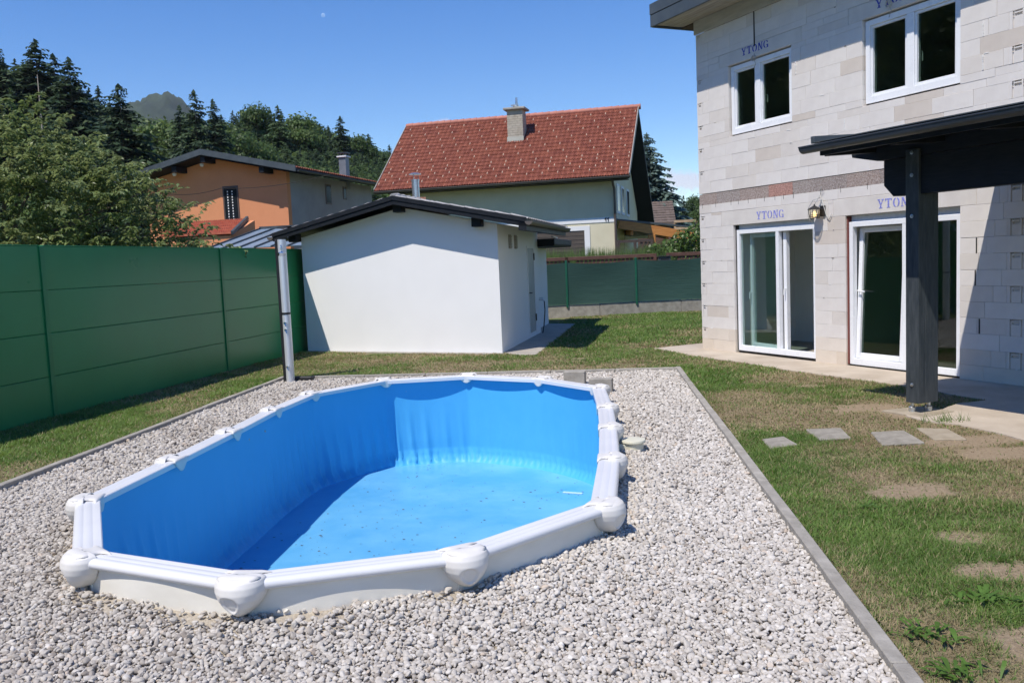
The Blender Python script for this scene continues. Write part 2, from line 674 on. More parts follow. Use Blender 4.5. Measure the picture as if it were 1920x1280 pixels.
def pebble_mat():
    m = bpy.data.materials.new('pebble')
    m.use_nodes = True
    nt = m.node_tree
    N, Lk = nt.nodes, nt.links
    b = N['Principled BSDF']
    b.inputs['Roughness'].default_value = 0.75
    b.inputs['Specular IOR Level'].default_value = 0.3
    at = N.new('ShaderNodeAttribute')
    at.attribute_type = 'INSTANCER'
    at.attribute_name = 'tint'
    rp = N.new('ShaderNodeValToRGB')
    st = [(0.0, (0.26, 0.225, 0.19)), (0.2, (0.39, 0.355, 0.31)), (0.45, (0.50, 0.465, 0.415)), (0.75, (0.60, 0.565, 0.515)), (0.93, (0.74, 0.715, 0.67)), (0.95, (0.47, 0.39, 0.31)), (1.0, (0.53, 0.46, 0.385))]
    while len(rp.color_ramp.elements) < len(st):
        rp.color_ramp.elements.new(0.5)
    for e, (p, c) in zip(rp.color_ramp.elements, st):
        e.position, e.color = p, (*c, 1)
    Lk.new(at.outputs['Fac'], rp.inputs[0])
    tc = N.new('ShaderNodeTexCoord')
    nz = N.new('ShaderNodeTexNoise')
    nz.inputs['Scale'].default_value = 3.0
    nz.inputs['Detail'].default_value = 4
    Lk.new(tc.outputs['Object'], nz.inputs['Vector'])
    mr = N.new('ShaderNodeMapRange')
    mr.inputs['To Min'].default_value = 0.78
    mr.inputs['To Max'].default_value = 1.2
    Lk.new(nz.outputs['Fac'], mr.inputs['Value'])
    hs = N.new('ShaderNodeHueSaturation')
    Lk.new(mr.outputs[0], hs.inputs['Value'])
    Lk.new(rp.outputs[0], hs.inputs['Color'])
    Lk.new(hs.outputs[0], b.inputs['Base Color'])
    return m


def scatter(name, pts, scl, rot, tint, idx, build_variants):
    """one mesh of points whose geometry-nodes tree puts a picked variant on each"""
    me = bpy.data.meshes.new(name)
    n = len(pts)
    me.vertices.add(n)
    me.vertices.foreach_set('co', np.asarray(pts, np.float32).ravel())
    for nm, typ, arr, key in (('scl', 'FLOAT_VECTOR', scl, 'vector'), ('rot', 'FLOAT_VECTOR', rot, 'vector'), ('tint', 'FLOAT', tint, 'value'), ('idx', 'INT', idx, 'value')):
        a = me.attributes.new(nm, typ, 'POINT')
        a.data.foreach_set(key, np.asarray(arr, np.int32 if typ == 'INT' else np.float32).ravel())
    o = obj(name, me)
    ng = bpy.data.node_groups.new(name, 'GeometryNodeTree')
    ng.interface.new_socket('Geometry', in_out='INPUT', socket_type='NodeSocketGeometry')
    ng.interface.new_socket('Geometry', in_out='OUTPUT', socket_type='NodeSocketGeometry')
    N, Lk = ng.nodes, ng.links
    gi, go = N.new('NodeGroupInput'), N.new('NodeGroupOutput')
    g2i = N.new('GeometryNodeGeometryToInstance')
    for s in reversed(build_variants(N, Lk)):
        Lk.new(s, g2i.inputs[0])
    iop = N.new('GeometryNodeInstanceOnPoints')
    iop.inputs['Pick Instance'].default_value = True

    def attr(nm, dt):
        a = N.new('GeometryNodeInputNamedAttribute')
        a.data_type = dt
        a.inputs['Name'].default_value = nm
        return a.outputs['Attribute']
    Lk.new(gi.outputs[0], iop.inputs['Points'])
    Lk.new(g2i.outputs[0], iop.inputs['Instance'])
    Lk.new(attr('idx', 'INT'), iop.inputs['Instance Index'])
    e2r = N.new('FunctionNodeEulerToRotation')
    Lk.new(attr('rot', 'FLOAT_VECTOR'), e2r.inputs[0])
    Lk.new(e2r.outputs[0], iop.inputs['Rotation'])
    Lk.new(attr('scl', 'FLOAT_VECTOR'), iop.inputs['Scale'])
    Lk.new(iop.outputs[0], go.inputs[0])
    md = o.modifiers.new('scatter', 'NODES')
    md.node_group = ng
    return o


m_pebble = pebble_mat()


def pebble_variants(N, Lk):
    outs = []
    for k in range(6):
        ico = N.new('GeometryNodeMeshIcoSphere')
        ico.inputs['Radius'].default_value = 0.5
        ico.inputs['Subdivisions'].default_value = 3 if k < 3 else 2
        pos = N.new('GeometryNodeInputPosition')
        nz = N.new('ShaderNodeTexNoise')
        nz.noise_dimensions = '4D'
        nz.inputs['W'].default_value = 3.7 * k + 1
        nz.inputs['Scale'].default_value = 1.5
        nz.inputs['Detail'].default_value = 1.5
        Lk.new(pos.outputs[0], nz.inputs['Vector'])
        sub = N.new('ShaderNodeVectorMath')
        sub.operation = 'SUBTRACT'
        sub.inputs[1].default_value = (0.5, 0.5, 0.5)
        Lk.new(nz.outputs['Color'], sub.inputs[0])
        sc = N.new('ShaderNodeVectorMath')
        sc.operation = 'SCALE'
        sc.inputs['Scale'].default_value = 0.75
        Lk.new(sub.outputs[0], sc.inputs[0])
        sp = N.new('GeometryNodeSetPosition')
        Lk.new(ico.outputs['Mesh'], sp.inputs['Geometry'])
        Lk.new(sc.outputs[0], sp.inputs['Offset'])
        sm = N.new('GeometryNodeSetMaterial')
        sm.inputs['Material'].default_value = m_pebble
        Lk.new(sp.outputs[0], sm.inputs[0])
        ss = N.new('GeometryNodeSetShadeSmooth')
        Lk.new(sm.outputs[0], ss.inputs[0])
        outs.append(ss.outputs[0])
    return outs


def jitter_grid(x0, x1, y0, y1, s):
    gx, gy = np.meshgrid(np.arange(x0, x1, s), np.arange(y0, y1, s))
    gx, gy = gx.ravel(), gy.ravel()
    return gx + RNG.uniform(-0.5, 0.5, gx.shape) * s, gy + RNG.uniform(-0.5, 0.5, gy.shape) * s


px_, py_ = [], []
sz_ = []
for y0, y1, s in ((2.3, 5.2, 0.0180), (5.2, 8.0, 0.0210), (8.0, 14.6, 0.029)):
    a, b = jitter_grid(-6.2, 2.8, y0, y1, s)
    px_.append(a)
    py_.append(b)
    sz_.append(np.full(a.shape, s / 0.0180))
GX, GY, GS = np.concatenate(px_), np.concatenate(py_), np.concatenate(sz_)
# inside the kerbs, outside the pool
cen = np.array(BED).mean(0)
inner = [tuple(np.array(p) + (cen - np.array(p)) / np.linalg.norm(cen - np.array(p)) * 0.125) for p in BED]
keep = inside(GX, GY, inner) & ~inside(GX, GY, [tuple(p) for p in pc + pn * 0.015])
keep &= (np.abs(GX) < 0.62 * GY + 0.6)
# thin spots in the layer beside the near wall and here and there
dmin = np.full(GX.shape, 9.0)
for p in pc:
    dmin = np.minimum(dmin, np.hypot(GX - p[0], GY - p[1]))
thin = np.clip((0.30 - dmin) / 0.22, 0, 1) * (GY < 6.4) * (GX < -0.2) * np.clip((fbm(GX * 3, GY * 3, 5) - 0.35) / 0.25, 0, 1)
keep &= RNG.uniform(0, 1, GX.shape) > thin * 0.95
GX, GY, GS = GX[keep], GY[keep], GS[keep]
n = len(GX)
ln = np.exp(RNG.normal(0, 0.28, n))
base = 0.0222 * GS ** 0.62 * np.clip(ln, 0.5, 1.75)
scl = np.stack([base * RNG.uniform(0.95, 1.4, n), base * RNG.uniform(0.75, 1.05, n), base * RNG.uniform(0.5, 0.85, n)], 1)
rot = np.stack([RNG.normal(0, 0.45, n), RNG.normal(0, 0.45, n), RNG.uniform(0, 6.28, n)], 1)
dmin = dmin[keep]
gz = GZ + 0.060 * np.clip(1 - np.clip(dmin - 0.04, 0, None) / 0.56, 0, 1) ** 1.3 + base * 0.28 + RNG.uniform(0, 0.016, n) + 0.012 * (fbm(GX * 1.3, GY * 1.3, 9) - 0.5)
tint = np.clip(RNG.normal(0.47, 0.16, n) + 0.25 * (fbm(GX * 0.8, GY * 0.8, 2) - 0.5), 0, 0.93)
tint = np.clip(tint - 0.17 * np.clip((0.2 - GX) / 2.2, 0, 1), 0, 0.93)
beige = RNG.uniform(0, 1, n) < 0.03
tint[beige] = RNG.uniform(0.95, 1, beige.sum())
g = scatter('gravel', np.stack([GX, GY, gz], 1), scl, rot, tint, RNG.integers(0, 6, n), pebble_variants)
tag(g, 'loose white and pale grey rounded pebbles spread round the pool', 'gravel', kind='stuff')
print('pebbles', n)

# ================================================================== POOL
m_liner = M('pool_liner', (0.070, 0.40, 0.71), (0.082, 0.425, 0.745), scale=1.2, rough=0.50, bump=0.03, bscale=14, spec=0.3)
m_floor = M('pool_floor', (0.095, 0.375, 0.645), (0.155, 0.455, 0.70), scale=1.6, detail=9, rough=0.32, bump=0.05, bscale=9)
m_poolwhite = M('pool_white', (0.655, 0.66, 0.675), (0.69, 0.695, 0.71), scale=2, rough=0.33)
m_cap = M('cap_plastic', (0.67, 0.65, 0.61), (0.73, 0.71, 0.675), scale=5, rough=0.42, bump=0.02, bscale=180)
m_poolsteel = M('pool_steel', (0.71, 0.68, 0.60), (0.78, 0.755, 0.68), scale=2.5, detail=8, rough=0.45, stretch=(1, 1, 2.5))
pool = thing('swimming_pool', 'empty oval pool with bright blue liner and white rim sunk in the gravel', 'swimming pool')
NP = 40
lc, lnorm = pool_curve(NP)
NS = len(lc)
seg = np.linalg.norm(np.roll(lc, -1, 0) - lc, axis=1)
S = np.concatenate([[0], np.cumsum(seg)[:-1]])
PER = seg.sum()
# outer shell
mbw = MB()
zz = [RIM - 0.035, 0.06, -0.2]
for r_ in range(2):
    for i in range(NS):
        j = (i + 1) % NS
        a, b = lc[i] + lnorm[i] * 0.03, lc[j] + lnorm[j] * 0.03
        mbw.quad((a[0], a[1], zz[r_ + 1]), (b[0], b[1], zz[r_ + 1]), (b[0], b[1], zz[r_]), (a[0], a[1], zz[r_]))
o = mbw.build('shell', m_poolsteel, pool, smooth='all', fix=False)
bm = bmesh.new()
bm.from_mesh(o.data)
bmesh.ops.remove_doubles(bm, verts=bm.verts, dist=1e-5)
bm.to_mesh(o.data)
bm.free()
# liner with folds
FZ = -0.95
rows = 64
tr = np.linspace(0, 1, rows)


def fold_amp(ci):
    """how loose the liner hangs, by position round the rim in caps"""
    def bell(c, w):
        d = np.minimum(np.abs(ci - c), NC - np.abs(ci - c))
        return np.exp(-(d / w) ** 2)
    return 0.06 + 1.0 * bell(11.0, 0.9) + 0.55 * bell(9.8, 0.9) + 1.8 * bell(14.62, 0.42) + 0.25 * bell(12.6, 1.3) + 0.18 * bell(8.0, 1.5) + 0.12 * bell(4.0, 1.5)


ci = np.arange(NS) / NP
amp = fold_amp(ci)
LV = np.zeros((rows, NS, 3))
ph = 6 * fbm(S * 0.9, S * 0 + 3, 21)
for r_, t in enumerate(tr):
    z = (RIM - 0.03) + (FZ - (RIM - 0.03)) * t
    skew = 0.10 * t * amp
    s2 = S + skew
    w1 = np.maximum(0, np.sin(s2 * 2 * math.pi / 0.21 + ph + 2.5 * vnoise(s2 * 2.2, S * 0, 4))) ** 2
    w2 = vnoise(s2 / 0.085, S * 0 + 0.2 * t, 8)
    body = np.clip((t - 0.22) / 0.5, 0, 1) ** 1.3 * np.clip((1.06 - t) / 0.12, 0, 1)
    d = 0.006 + amp * body * (0.034 * w1 + 0.018 * w2) + 0.0035 * body * np.sin(s2 * 2 * math.pi / 0.05) * (0.15 + amp * 0.4)
    ruff = np.clip((t - 0.83) / 0.09, 0, 1) * np.clip((1.0 - t) / 0.05, 0, 1)
    d = d + ruff * (0.034 * np.maximum(0, np.sin((S + 0.25 * t) * 2 * math.pi / 0.095 + 1.5 * ph)) + 0.016 * vnoise(S / 0.05, S * 0, 14)) * (0.65 + 0.5 * np.clip(amp * 1.6, 0, 1))
    cove = 0.085 * np.clip((t - 0.90) / 0.10, 0, 1) ** 2
    d = d + cove
    LV[r_, :, :2] = lc - lnorm * d[:, None]
    LV[r_, :, 2] = z
LV[-1, :, 2] = FZ - 0.004
idx = np.arange(rows * NS).reshape(rows, NS)
a, b = idx[:-1], np.roll(idx[:-1], -1, 1)
c, d = np.roll(idx[1:], -1, 1), idx[1:]
faces = np.stack([a, d, c, b], -1).reshape(-1, 4)
obj('liner', mesh_np('liner', LV.reshape(-1, 3), faces, m_liner, smooth=True), pool)
fl = [(p[0], p[1], FZ) for p in (lc - lnorm * 0.07)[::5]]
fo = fill_loops('floor_sheet', [fl], m_floor, pool)
# debris on the floor
mbd = MB()
for k in range(900):
    x, y = random.uniform(-3.0, 1.1), random.uniform(4.3, 11.8)
    if not inside(np.array([x]), np.array([y]), [tuple(p) for p in lc - lnorm * 0.16])[0]:
        continue
    if vnoise(x * 1.3, y * 1.3, 31) < 0.30:
        continue
    r_ = random.choice([0.005, 0.006, 0.008, 0.011, 0.016])
    a0 = random.uniform(0, 6.28)
    q = [(x + r_ * random.uniform(0.6, 1.3) * math.cos(a0 + t * 1.2566), y + 0.55 * r_ * math.sin(a0 + t * 1.2566), FZ + 0.003 + random.uniform(0, 0.004)) for t in range(5)]
    mbd.quad(*q)
o = mbd.build('debris', M('debris', (0.05, 0.04, 0.03), (0.16, 0.12, 0.07), scale=3, rough=0.9), None, fix=False)
tag(o, 'dark leaf specks scattered over the blue pool floor', 'debris', kind='stuff')

# rails
PROF = [(-0.078, -0.046), (-0.078, -0.006), (-0.072, 0.0), (-0.034, 0.0015), (-0.030, 0.0002), (-0.024, 0.0002), (-0.020, 0.002), (0.018, 0.003),
        (0.022, 0.0014), (0.030, 0.0014), (0.034, 0.003), (0.058, 0.003), (0.072, -0.002), (0.082, -0.013), (0.085, -0.026), (0.080, -0.040), (0.068, -0.048), (0.055, -0.046), (0.05, -0.030), (-0.06, -0.030), (-0.068, -0.046)]
seg_n = []
for i in range(NC):
    d = CAPS[(i + 1) % NC] - CAPS[i]
    d = d / np.linalg.norm(d)
    seg_n.append(np.array([d[1], -d[0]]))
bis = []
for i in range(NC):
    b = seg_n[i - 1] + seg_n[i]
    b = b / np.linalg.norm(b)
    bis.append((b, 1 / float(b @ seg_n[i])))
for i in range(NC):
    mbr = MB()
    j = (i + 1) % NC
    base = []
    for k in (i, j):
        bb, m_ = bis[k]
        base.append([(CAPS[k][0] + bb[0] * m_ * o_, CAPS[k][1] + bb[1] * m_ * o_, RIM + z_) for o_, z_ in PROF])
    n_ = len(PROF)
    mbr.v = base[0] + base[1]
    mbr.f = [(q, (q + 1) % n_, n_ + (q + 1) % n_, n_ + q) for q in range(n_)]
    mbr.build('rail', m_poolwhite, pool, smooth=True)

# corner caps: a bulbous boot outside, a waisted saddle over the rail, a hanging lip inside


def cap_mesh():
    v, f = [], []
    W = [(0.00, 0.253, 0.020, 0.010), (0.03, 0.252, 0.07, 0.05), (0.08, 0.248, 0.103, 0.088), (0.16, 0.236, 0.122, 0.112), (0.28, 0.212, 0.131, 0.126), (0.42, 0.180, 0.131, 0.131), (0.58, 0.140, 0.120, 0.127), (0.74, 0.098, 0.098, 0.113), (0.88, 0.058, 0.066, 0.090), (0.96, 0.036, 0.038, 0.066), (1.0, 0.026, 0.012, 0.045)]
    R, A = 44, 52
    ts = [w[0] for w in W]
    grid = []
    for r_ in range(R + 1):
        t = r_ / R
        z, w, dd = (np.interp(t, ts, [q[k] for q in W]) for k in (1, 2, 3))
        row = []
        for k in range(A + 1):
            a = rad(-100 + 200 * k / A)
            x, y = w * math.sin(a), 0.015 + dd * math.cos(a)
            e = ((a - rad(14)) / rad(26)) ** 2 + ((z - 0.118) / 0.056) ** 2
            if e < 1.0:
                s_ = 0.017 * min(1, (1 - e) * 4.0) * (0.65 + 0.35 * (1 - e))
                x -= s_ * math.sin(a)
                y -= s_ * math.cos(a)
            row.append(len(v))
            v.append((x, y, z if z > 0.18 else 0.18 - (0.18 - z) * 0.84))
        grid.append(row)
    for r_ in range(R):
        for k in range(A):
            f.append((grid[r_][k], grid[r_ + 1][k], grid[r_ + 1][k + 1], grid[r_][k + 1]))
    # saddle and lip
    prof = [(0.112, 0.236, 0.045), (0.092, 0.2485, 0.085), (0.065, 0.2555, 0.108), (0.040, 0.2555, 0.112), (0.014, 0.2505, 0.096), (-0.010, 0.246, 0.074), (-0.036, 0.2435, 0.070), (-0.058, 0.2425, 0.088), (-0.074, 0.241, 0.120), (-0.085, 0.235, 0.130), (-0.0905, 0.224, 0.126), (-0.0915, 0.205, 0.112), (-0.0905, 0.185, 0.092), (-0.090, 0.160, 0.066), (-0.0895, 0.140, 0.042), (-0.089, 0.130, 0.014)]
    C = 10
    g2 = []
    for y, z, w in prof:
        row = []
        for k in range(C + 1):
            s_ = -1 + 2 * k / C
            drop = 0.010 * max(0, abs(s_) - 0.72) / 0.28
            row.append(len(v))
            v.append((s_ * w, y + (drop * 0.5 if z < 0.22 else 0), z - (drop if z > 0.22 else 0)))
        g2.append(row)
    for r_ in range(len(prof) - 1):
        for k in range(C):
            f.append((g2[r_][k], g2[r_][k + 1], g2[r_ + 1][k + 1], g2[r_ + 1][k]))
    me = bpy.data.meshes.new('rim_cap')
    me.from_pydata(v, [], f)
    me.polygons.foreach_set('use_smooth', [True] * len(me.polygons))
    me.materials.append(m_cap)
    bm = bmesh.new()
    bm.from_mesh(me)
    bmesh.ops.recalc_face_normals(bm, faces=bm.faces)
    bmesh.ops.solidify(bm, geom=bm.faces[:], thickness=0.006)
    bm.to_mesh(me)
    bm.free()
    return me


cm_ = cap_mesh()
for i in range(NC):
    o = obj('rim_cap', cm_, pool)
    bb = bis[i][0]
    o.location = (CAPS[i][0], CAPS[i][1], 0.0)
    o.rotation_euler = (0, 0, math.atan2(bb[1], bb[0]) - math.pi / 2)
# upright wall joints under the near caps
for i in (0, 1, 2, 3, 4, 5, 6):
    bb = bis[i][0]
    p = CAPS[i] - bb * 0.004
    o = MB().box(-0.045, 0.045, -0.004, 0.016, -0.1, RIM - 0.05).build('upright', m_poolsteel, pool, bevel=0.004)
    o.location = (p[0], p[1], 0)
    o.rotation_euler = (0, 0, math.atan2(bb[1], bb[0]) - math.pi / 2)

# loose strip on the floor
p0, p1 = gr((1056, 923), FZ), gr((1092, 925.5), FZ)
st = MB()
st.bar((p0[0], p0[1], FZ + 0.006), (p1[0], p1[1], FZ + 0.006), 0.045, 0.006)
o = st.build('plastic_strip', M('pale_plastic', (0.55, 0.72, 0.78), rough=0.25), None)
tag(o, 'pale translucent plastic strip lying on the blue pool floor', 'plastic strip')

# skimmer pot beside the pool
sk = gr((1184, 846))[:2]
skm = M('beige_plastic', (0.60, 0.585, 0.46), (0.66, 0.64, 0.52), scale=8, rough=0.5)
t = thing('skimmer_pot', 'round beige plastic skimmer pot with lid in the gravel against the pool', 'skimmer', (sk[0] + 0.02, sk[1] + 0.02, 0.045))
MB().lathe([(0.085, -0.12), (0.092, -0.02), (0.096, 0.035), (0.098, 0.04)], 24).build('pot', skm, t, smooth=True)
MB().lathe([(0.108, 0.036), (0.112, 0.040), (0.112, 0.056), (0.108, 0.062), (0.04, 0.066), (0.01, 0.067)], 28).build('lid', skm, t, smooth=True)
MB().box(-0.18, -0.05, -0.06, 0.06, -0.09, 0.03).build('inlet_neck', skm, t, bevel=0.01)
# two grey concrete blocks behind the pool's far corner
for k, (pp, lab) in enumerate((((1084, 719), 'grey concrete block behind the pool, the one half hidden by the far rim'), ((1134, 734), 'grey concrete block standing clear of the rim at the far corner cap'))):
    q = gr(pp)[:2]
    o = MB().box(-0.17, 0.13, -0.07, 0.07, -0.1, 0.17).build('concrete_block', m_conc, None, bevel=0.006)
    o.location = (q[0] - 0.02, q[1] + 0.05, 0)
    o.rotation_euler = (0, 0, -0.25)
    tag(o, lab, 'block', 'concrete blocks at the far end of the pool')

# ================================================================== UNFINISHED HOUSE (right)
HP = np.array([4.935, 12.892])                        # left jamb of the second terrace door, on the facade line
DH = np.array([math.sin(rad(-24.3)), math.cos(rad(-24.3))])
NH = np.array([-DH[1], DH[0]])
HROT = math.atan2(-DH[1], -DH[0])                     # house frame: x to the right along the facade, y into the house


def hw(x, y):
    p = HP - DH * x - NH * y
    return p


m_block = M('aerated_block', (0.66, 0.62, 0.585), (0.735, 0.70, 0.665), scale=2.5, detail=9, rough=0.92, bump=0.22, bscale=160, objvar=0.018, useobjcol=True)
m_band = M('wood_wool', (0.22, 0.17, 0.15), (0.50, 0.45, 0.42), scale=55, detail=4, rough=0.95, bump=0.9, bscale=75, useobjcol=True)
m_lintel = M('lintel', (0.62, 0.58, 0.54), (0.70, 0.665, 0.62), scale=3, detail=9, rough=0.92, bump=0.2, bscale=140)
m_pvc = M('window_pvc', (0.80, 0.82, 0.85), (0.84, 0.855, 0.88), scale=3, rough=0.28)
m_anth = M('anthracite_metal', (0.055, 0.068, 0.078), (0.075, 0.09, 0.10), scale=4, rough=0.42)
m_black = M('black_timber', (0.010, 0.0125, 0.017), (0.018, 0.021, 0.026), scale=6, detail=8, rough=0.55, stretch=(1, 1, 8), bump=0.1, bscale=40, spec=0.2)
m_post = M('dark_post', (0.036, 0.044, 0.050), (0.066, 0.075, 0.080), scale=9, detail=9, rough=0.5, spec=0.22, stretch=(3, 3, 0.5), bump=0.08, bscale=30)
m_steel = M('galvanised', (0.50, 0.52, 0.53), (0.64, 0.66, 0.67), scale=12, rough=0.35, metal=0.9)
m_plaster_in = M('interior_plaster', (0.78, 0.78, 0.75), (0.82, 0.82, 0.79), scale=2, rough=0.9)
m_floor_in = M('interior_floor', (0.30, 0.275, 0.235), (0.37, 0.34, 0.29), scale=2, rough=0.5)
m_glass = glass_mat('window_glass', (0.80, 0.875, 0.855), 1.0, 1.75)
m_glass_mid = glass_mat('window_glass_mid', (0.50, 0.58, 0.54), 1.0, 1.7)
m_glass_dark = glass_mat('window_glass_upper', (0.55, 0.62, 0.58), 1.0, 1.35)
m_dark = M('dark_gap', (0.02, 0.018, 0.016), rough=0.95)
m_redfoam = M('red_seal', (0.18, 0.05, 0.04), rough=0.9)

house = thing('unfinished_house', 'unplastered pale block house with white windows beside the gravel bed', 'house', (HP[0], HP[1], 0), HROT)
X0, X1 = -3.50, 5.4
OPEN = [(-2.56, -0.645, -0.1, 2.20, 'door'), (-0.02, 1.885, -0.1, 2.20, 'door'), (-2.615, -1.095, 3.70, 4.88, 'win'), (0.315, 1.880, 3.70, 4.88, 'win')]
BT = 0.30
block_cache = {}


def block_mesh(w, h, pocket=None):
    key = (round(w, 3), round(h, 3), pocket)
    if key in block_cache:
        return block_cache[key]
    if pocket is None:
        me = MB().box(0, w, 0, BT, 0, h).mesh('block', m_block, bevel=0.0022)
    else:
        mb = MB()
        px0, px1 = w * 0.30, w * 0.72
        nick = 0.012
        xs = [0, w * 0.19, w * 0.19 + 0.022, px0, px1, w * 0.80, w * 0.80 + 0.022, w]
        zs = [0, h - 0.062, h - 0.030, h - 0.016, h]
        deep = {}
        for i in range(len(xs) - 1):
            for k in range(len(zs) - 1):
                dp = 0
                if i == 3 and k == 1:
                    dp = 0.030
                if i == 3 and k == 3:
                    dp = 0.028
                if i in (1, 5) and k == 3:
                    dp = 0.026
                if pocket == 'groove' and i in (1, 5):
                    dp = max(dp, 0.014)
                a = [(xs[i], 0, zs[k]), (xs[i + 1], 0, zs[k]), (xs[i + 1], 0, zs[k + 1]), (xs[i], 0, zs[k + 1])]
                if dp == 0:
                    mb.quad(*a)
                else:
                    b = [(x, dp + (0.012 if False else 0), z) for x, _, z in a]
                    mb.quad(*b)
                    for q in range(4):
                        mb.quad(a[q], a[(q + 1) % 4], b[(q + 1) % 4], b[q])
        mb.quad((0, 0, 0), (0, 0, h), (0, BT, h), (0, BT, 0))
        mb.quad((w, 0, 0), (w, BT, 0), (w, BT, h), (w, 0, h))
        mb.quad((0, 0, h), (w, 0, h), (w, BT, h), (0, BT, h))
        mb.quad((0, 0, 0), (0, BT, 0), (w, BT, 0), (w, 0, 0))
        mb.quad((0, BT, 0), (0, BT, h), (w, BT, h), (w, BT, 0))
        me = mb.mesh('block', m_block, fix=False)
    block_cache[key] = me
    return me


def put_block(x0, x1, z0, z1, pocket=None, shade=None):
    g_ = 0.0015
    w, h = x1 - x0 - 2 * g_, z1 - z0 - g_
    if w < 0.03:
        return
    o = obj('block', block_mesh(round(w, 3), round(h, 3), pocket), house)
    o.location = (x0 + g_, random.uniform(-0.0025, 0.0025), z0 + g_ * 0.5)
    if shade is None:
        r_ = random.random()
        shade = (0.86, 0.815, 0.765) if r_ < 0.06 else ((0.945, 0.93, 0.91) if r_ < 0.17 else (1, 1, 1))
    if z1 < 0.45:
        s_ = (0.97, 0.905, 0.80) if z1 < 0.25 else (0.985, 0.945, 0.88)
        shade = tuple(a * b for a, b in zip(shade, s_))
    o.color = (*shade, 1)


def free_runs(z0, z1):
    runs = [(X0, X1)]
    for ox0, ox1, oz0, oz1, k in BLOCKED:
        if oz0 < z1 - 0.01 and oz1 > z0 + 0.01:
            nr = []
            for a, b in runs:
                if ox1 <= a or ox0 >= b:
                    nr.append((a, b))
                else:
                    if ox0 > a:
                        nr.append((a, ox0))
                    if ox1 < b:
                        nr.append((ox1, b))
            runs = nr
    return runs


LINTELS = [(-2.88, -0.36, 2.20, 2.45), (-0.26, 2.12, 2.20, 2.45), (-2.86, -0.86, 4.88, 5.10), (0.06, 2.13, 4.88, 5.10)]
BLOCKED = OPEN + [(a, b, c, d, 'l') for a, b, c, d in LINTELS]
courses = [(0.2 * k, 0.2 + 0.2 * k) for k in range(13)]
courses += [(2.80 + 0.2 * k, 3.00 + 0.2 * k) for k in range(14)]
courses[0] = (-0.05, 0.20)
for ci_, (z0, z1) in enumerate(courses):
    k = ci_ if ci_ < 13 else ci_ - 12
    header = (ci_ % 2 == 1) if ci_ < 13 else (ci_ % 2 == 0)
    # split the course where openings start or stop part-way up
    cuts = sorted({z0, z1} | {z for o_ in BLOCKED for z in (o_[2], o_[3]) if z0 + 0.03 < z < z1 - 0.03})
    for za, zb in zip(cuts[:-1], cuts[1:]):
        for a, b in free_runs(za, zb):
            x = a
            first = True
            while x < b - 1e-4:
                pocket = None
                if first and abs(a - X0) < 1e-6 and header and zb - za > 0.15:
                    w, pocket = 0.165, 'pocket'
                elif first and abs(a - X0) < 1e-6:
                    w = 0.34
                elif first:
                    w = 0.60 - ((a * 1.7 + k * 0.31) % 0.42)
                else:
                    w = 0.60
                # the return of a cross wall shows its ends near x = 2.62
                if header and zb - za > 0.15 and x < 2.53 < x + w - 1e-6 and b > 2.8:
                    w = 2.53 - x
                    if w < 0.12:
                        w = max(w, 0.03)
                elif header and zb - za > 0.15 and abs(x - 2.53) < 1e-6:
                    w, pocket = 0.235, 'groove'
                e = min(x + w, b)
                if b - e < 0.12 and not pocket and e > 2.8:
                    e = b
                if b - e < 0.10 and not pocket:
                    e = b
                put_block(x, e, za, zb, pocket if e - x > 0.15 else None)
                x = e
                first = False
# wood-wool band at the floor slab
x = X0
bi = 0
for w in (0.5, 0.62, 0.72, 0.55, 0.5, 0.62, 0.6, 0.6, 0.6, 0.6, 0.6, 0.6, 0.6, 0.6, 0.6):
    e = min(x + w, X1)
    if e - x < 0.05:
        break
    o = MB().box(0, e - x - 0.004, 0.004, 0.06, 0, 0.188).build('band_panel', m_band, house, bevel=0.004)
    o.location = (x + 0.002, random.uniform(-0.002, 0.004), 2.602)
    o.color = ((1.25, 0.82, 0.74, 1) if bi == 3 else random.choice([(1, 1, 1, 1), (1.05, 0.99, 0.96, 1), (0.94, 0.93, 0.93, 1)]))
    x = e
    bi += 1
MB().box(X0 + 0.004, X1, 0.062, 0.30, 2.602, 2.798).build('slab_edge', m_conc, house)
for a, b, c, d in LINTELS:
    o = MB().box(a + 0.003, b - 0.003, -0.001, BT, c, d - 0.003).build('lintel', m_lintel, house, bevel=0.005)
    o['label'] = 'long lintel with a printed blue word above an opening'
# red foam seal strips beside the terrace door
MB().box(-0.019, 0.0, 0.03, 0.10, 0.03, 2.19).build('seal_strip', m_redfoam, house)
MB().box(-2.559, -2.535, 0.05, 0.11, 0.05, 2.19).build('seal_strip', m_dark, house)
for x, z0, z1 in ((2.115, 1.602, 1.796), (2.10, 1.202, 1.396), (2.16, 0.602, 0.79)):
    MB().box(x, x + 0.014, -0.0045, 0.02, z0, z1).build('open_joint', m_dark, house)
m_mortar = M('mortar', (0.74, 0.73, 0.71), (0.80, 0.79, 0.775), scale=20, rough=0.95)
mbm = MB()
for x, z0, z1 in ((2.195, 4.21, 4.385), (2.195, 3.81, 3.985), (-1.00, 4.42, 4.58), (-0.02, 3.43, 3.58), (3.1, 1.62, 1.78)):
    z = z0
    while z < z1:
        l = random.uniform(0.012, 0.03)
        mbm.box(x + random.uniform(-0.007, 0.002), x + random.uniform(0.006, 0.014), -0.007 - random.uniform(0, 0.003), 0.002, z, z + l)
        z += l * random.uniform(0.9, 1.6)
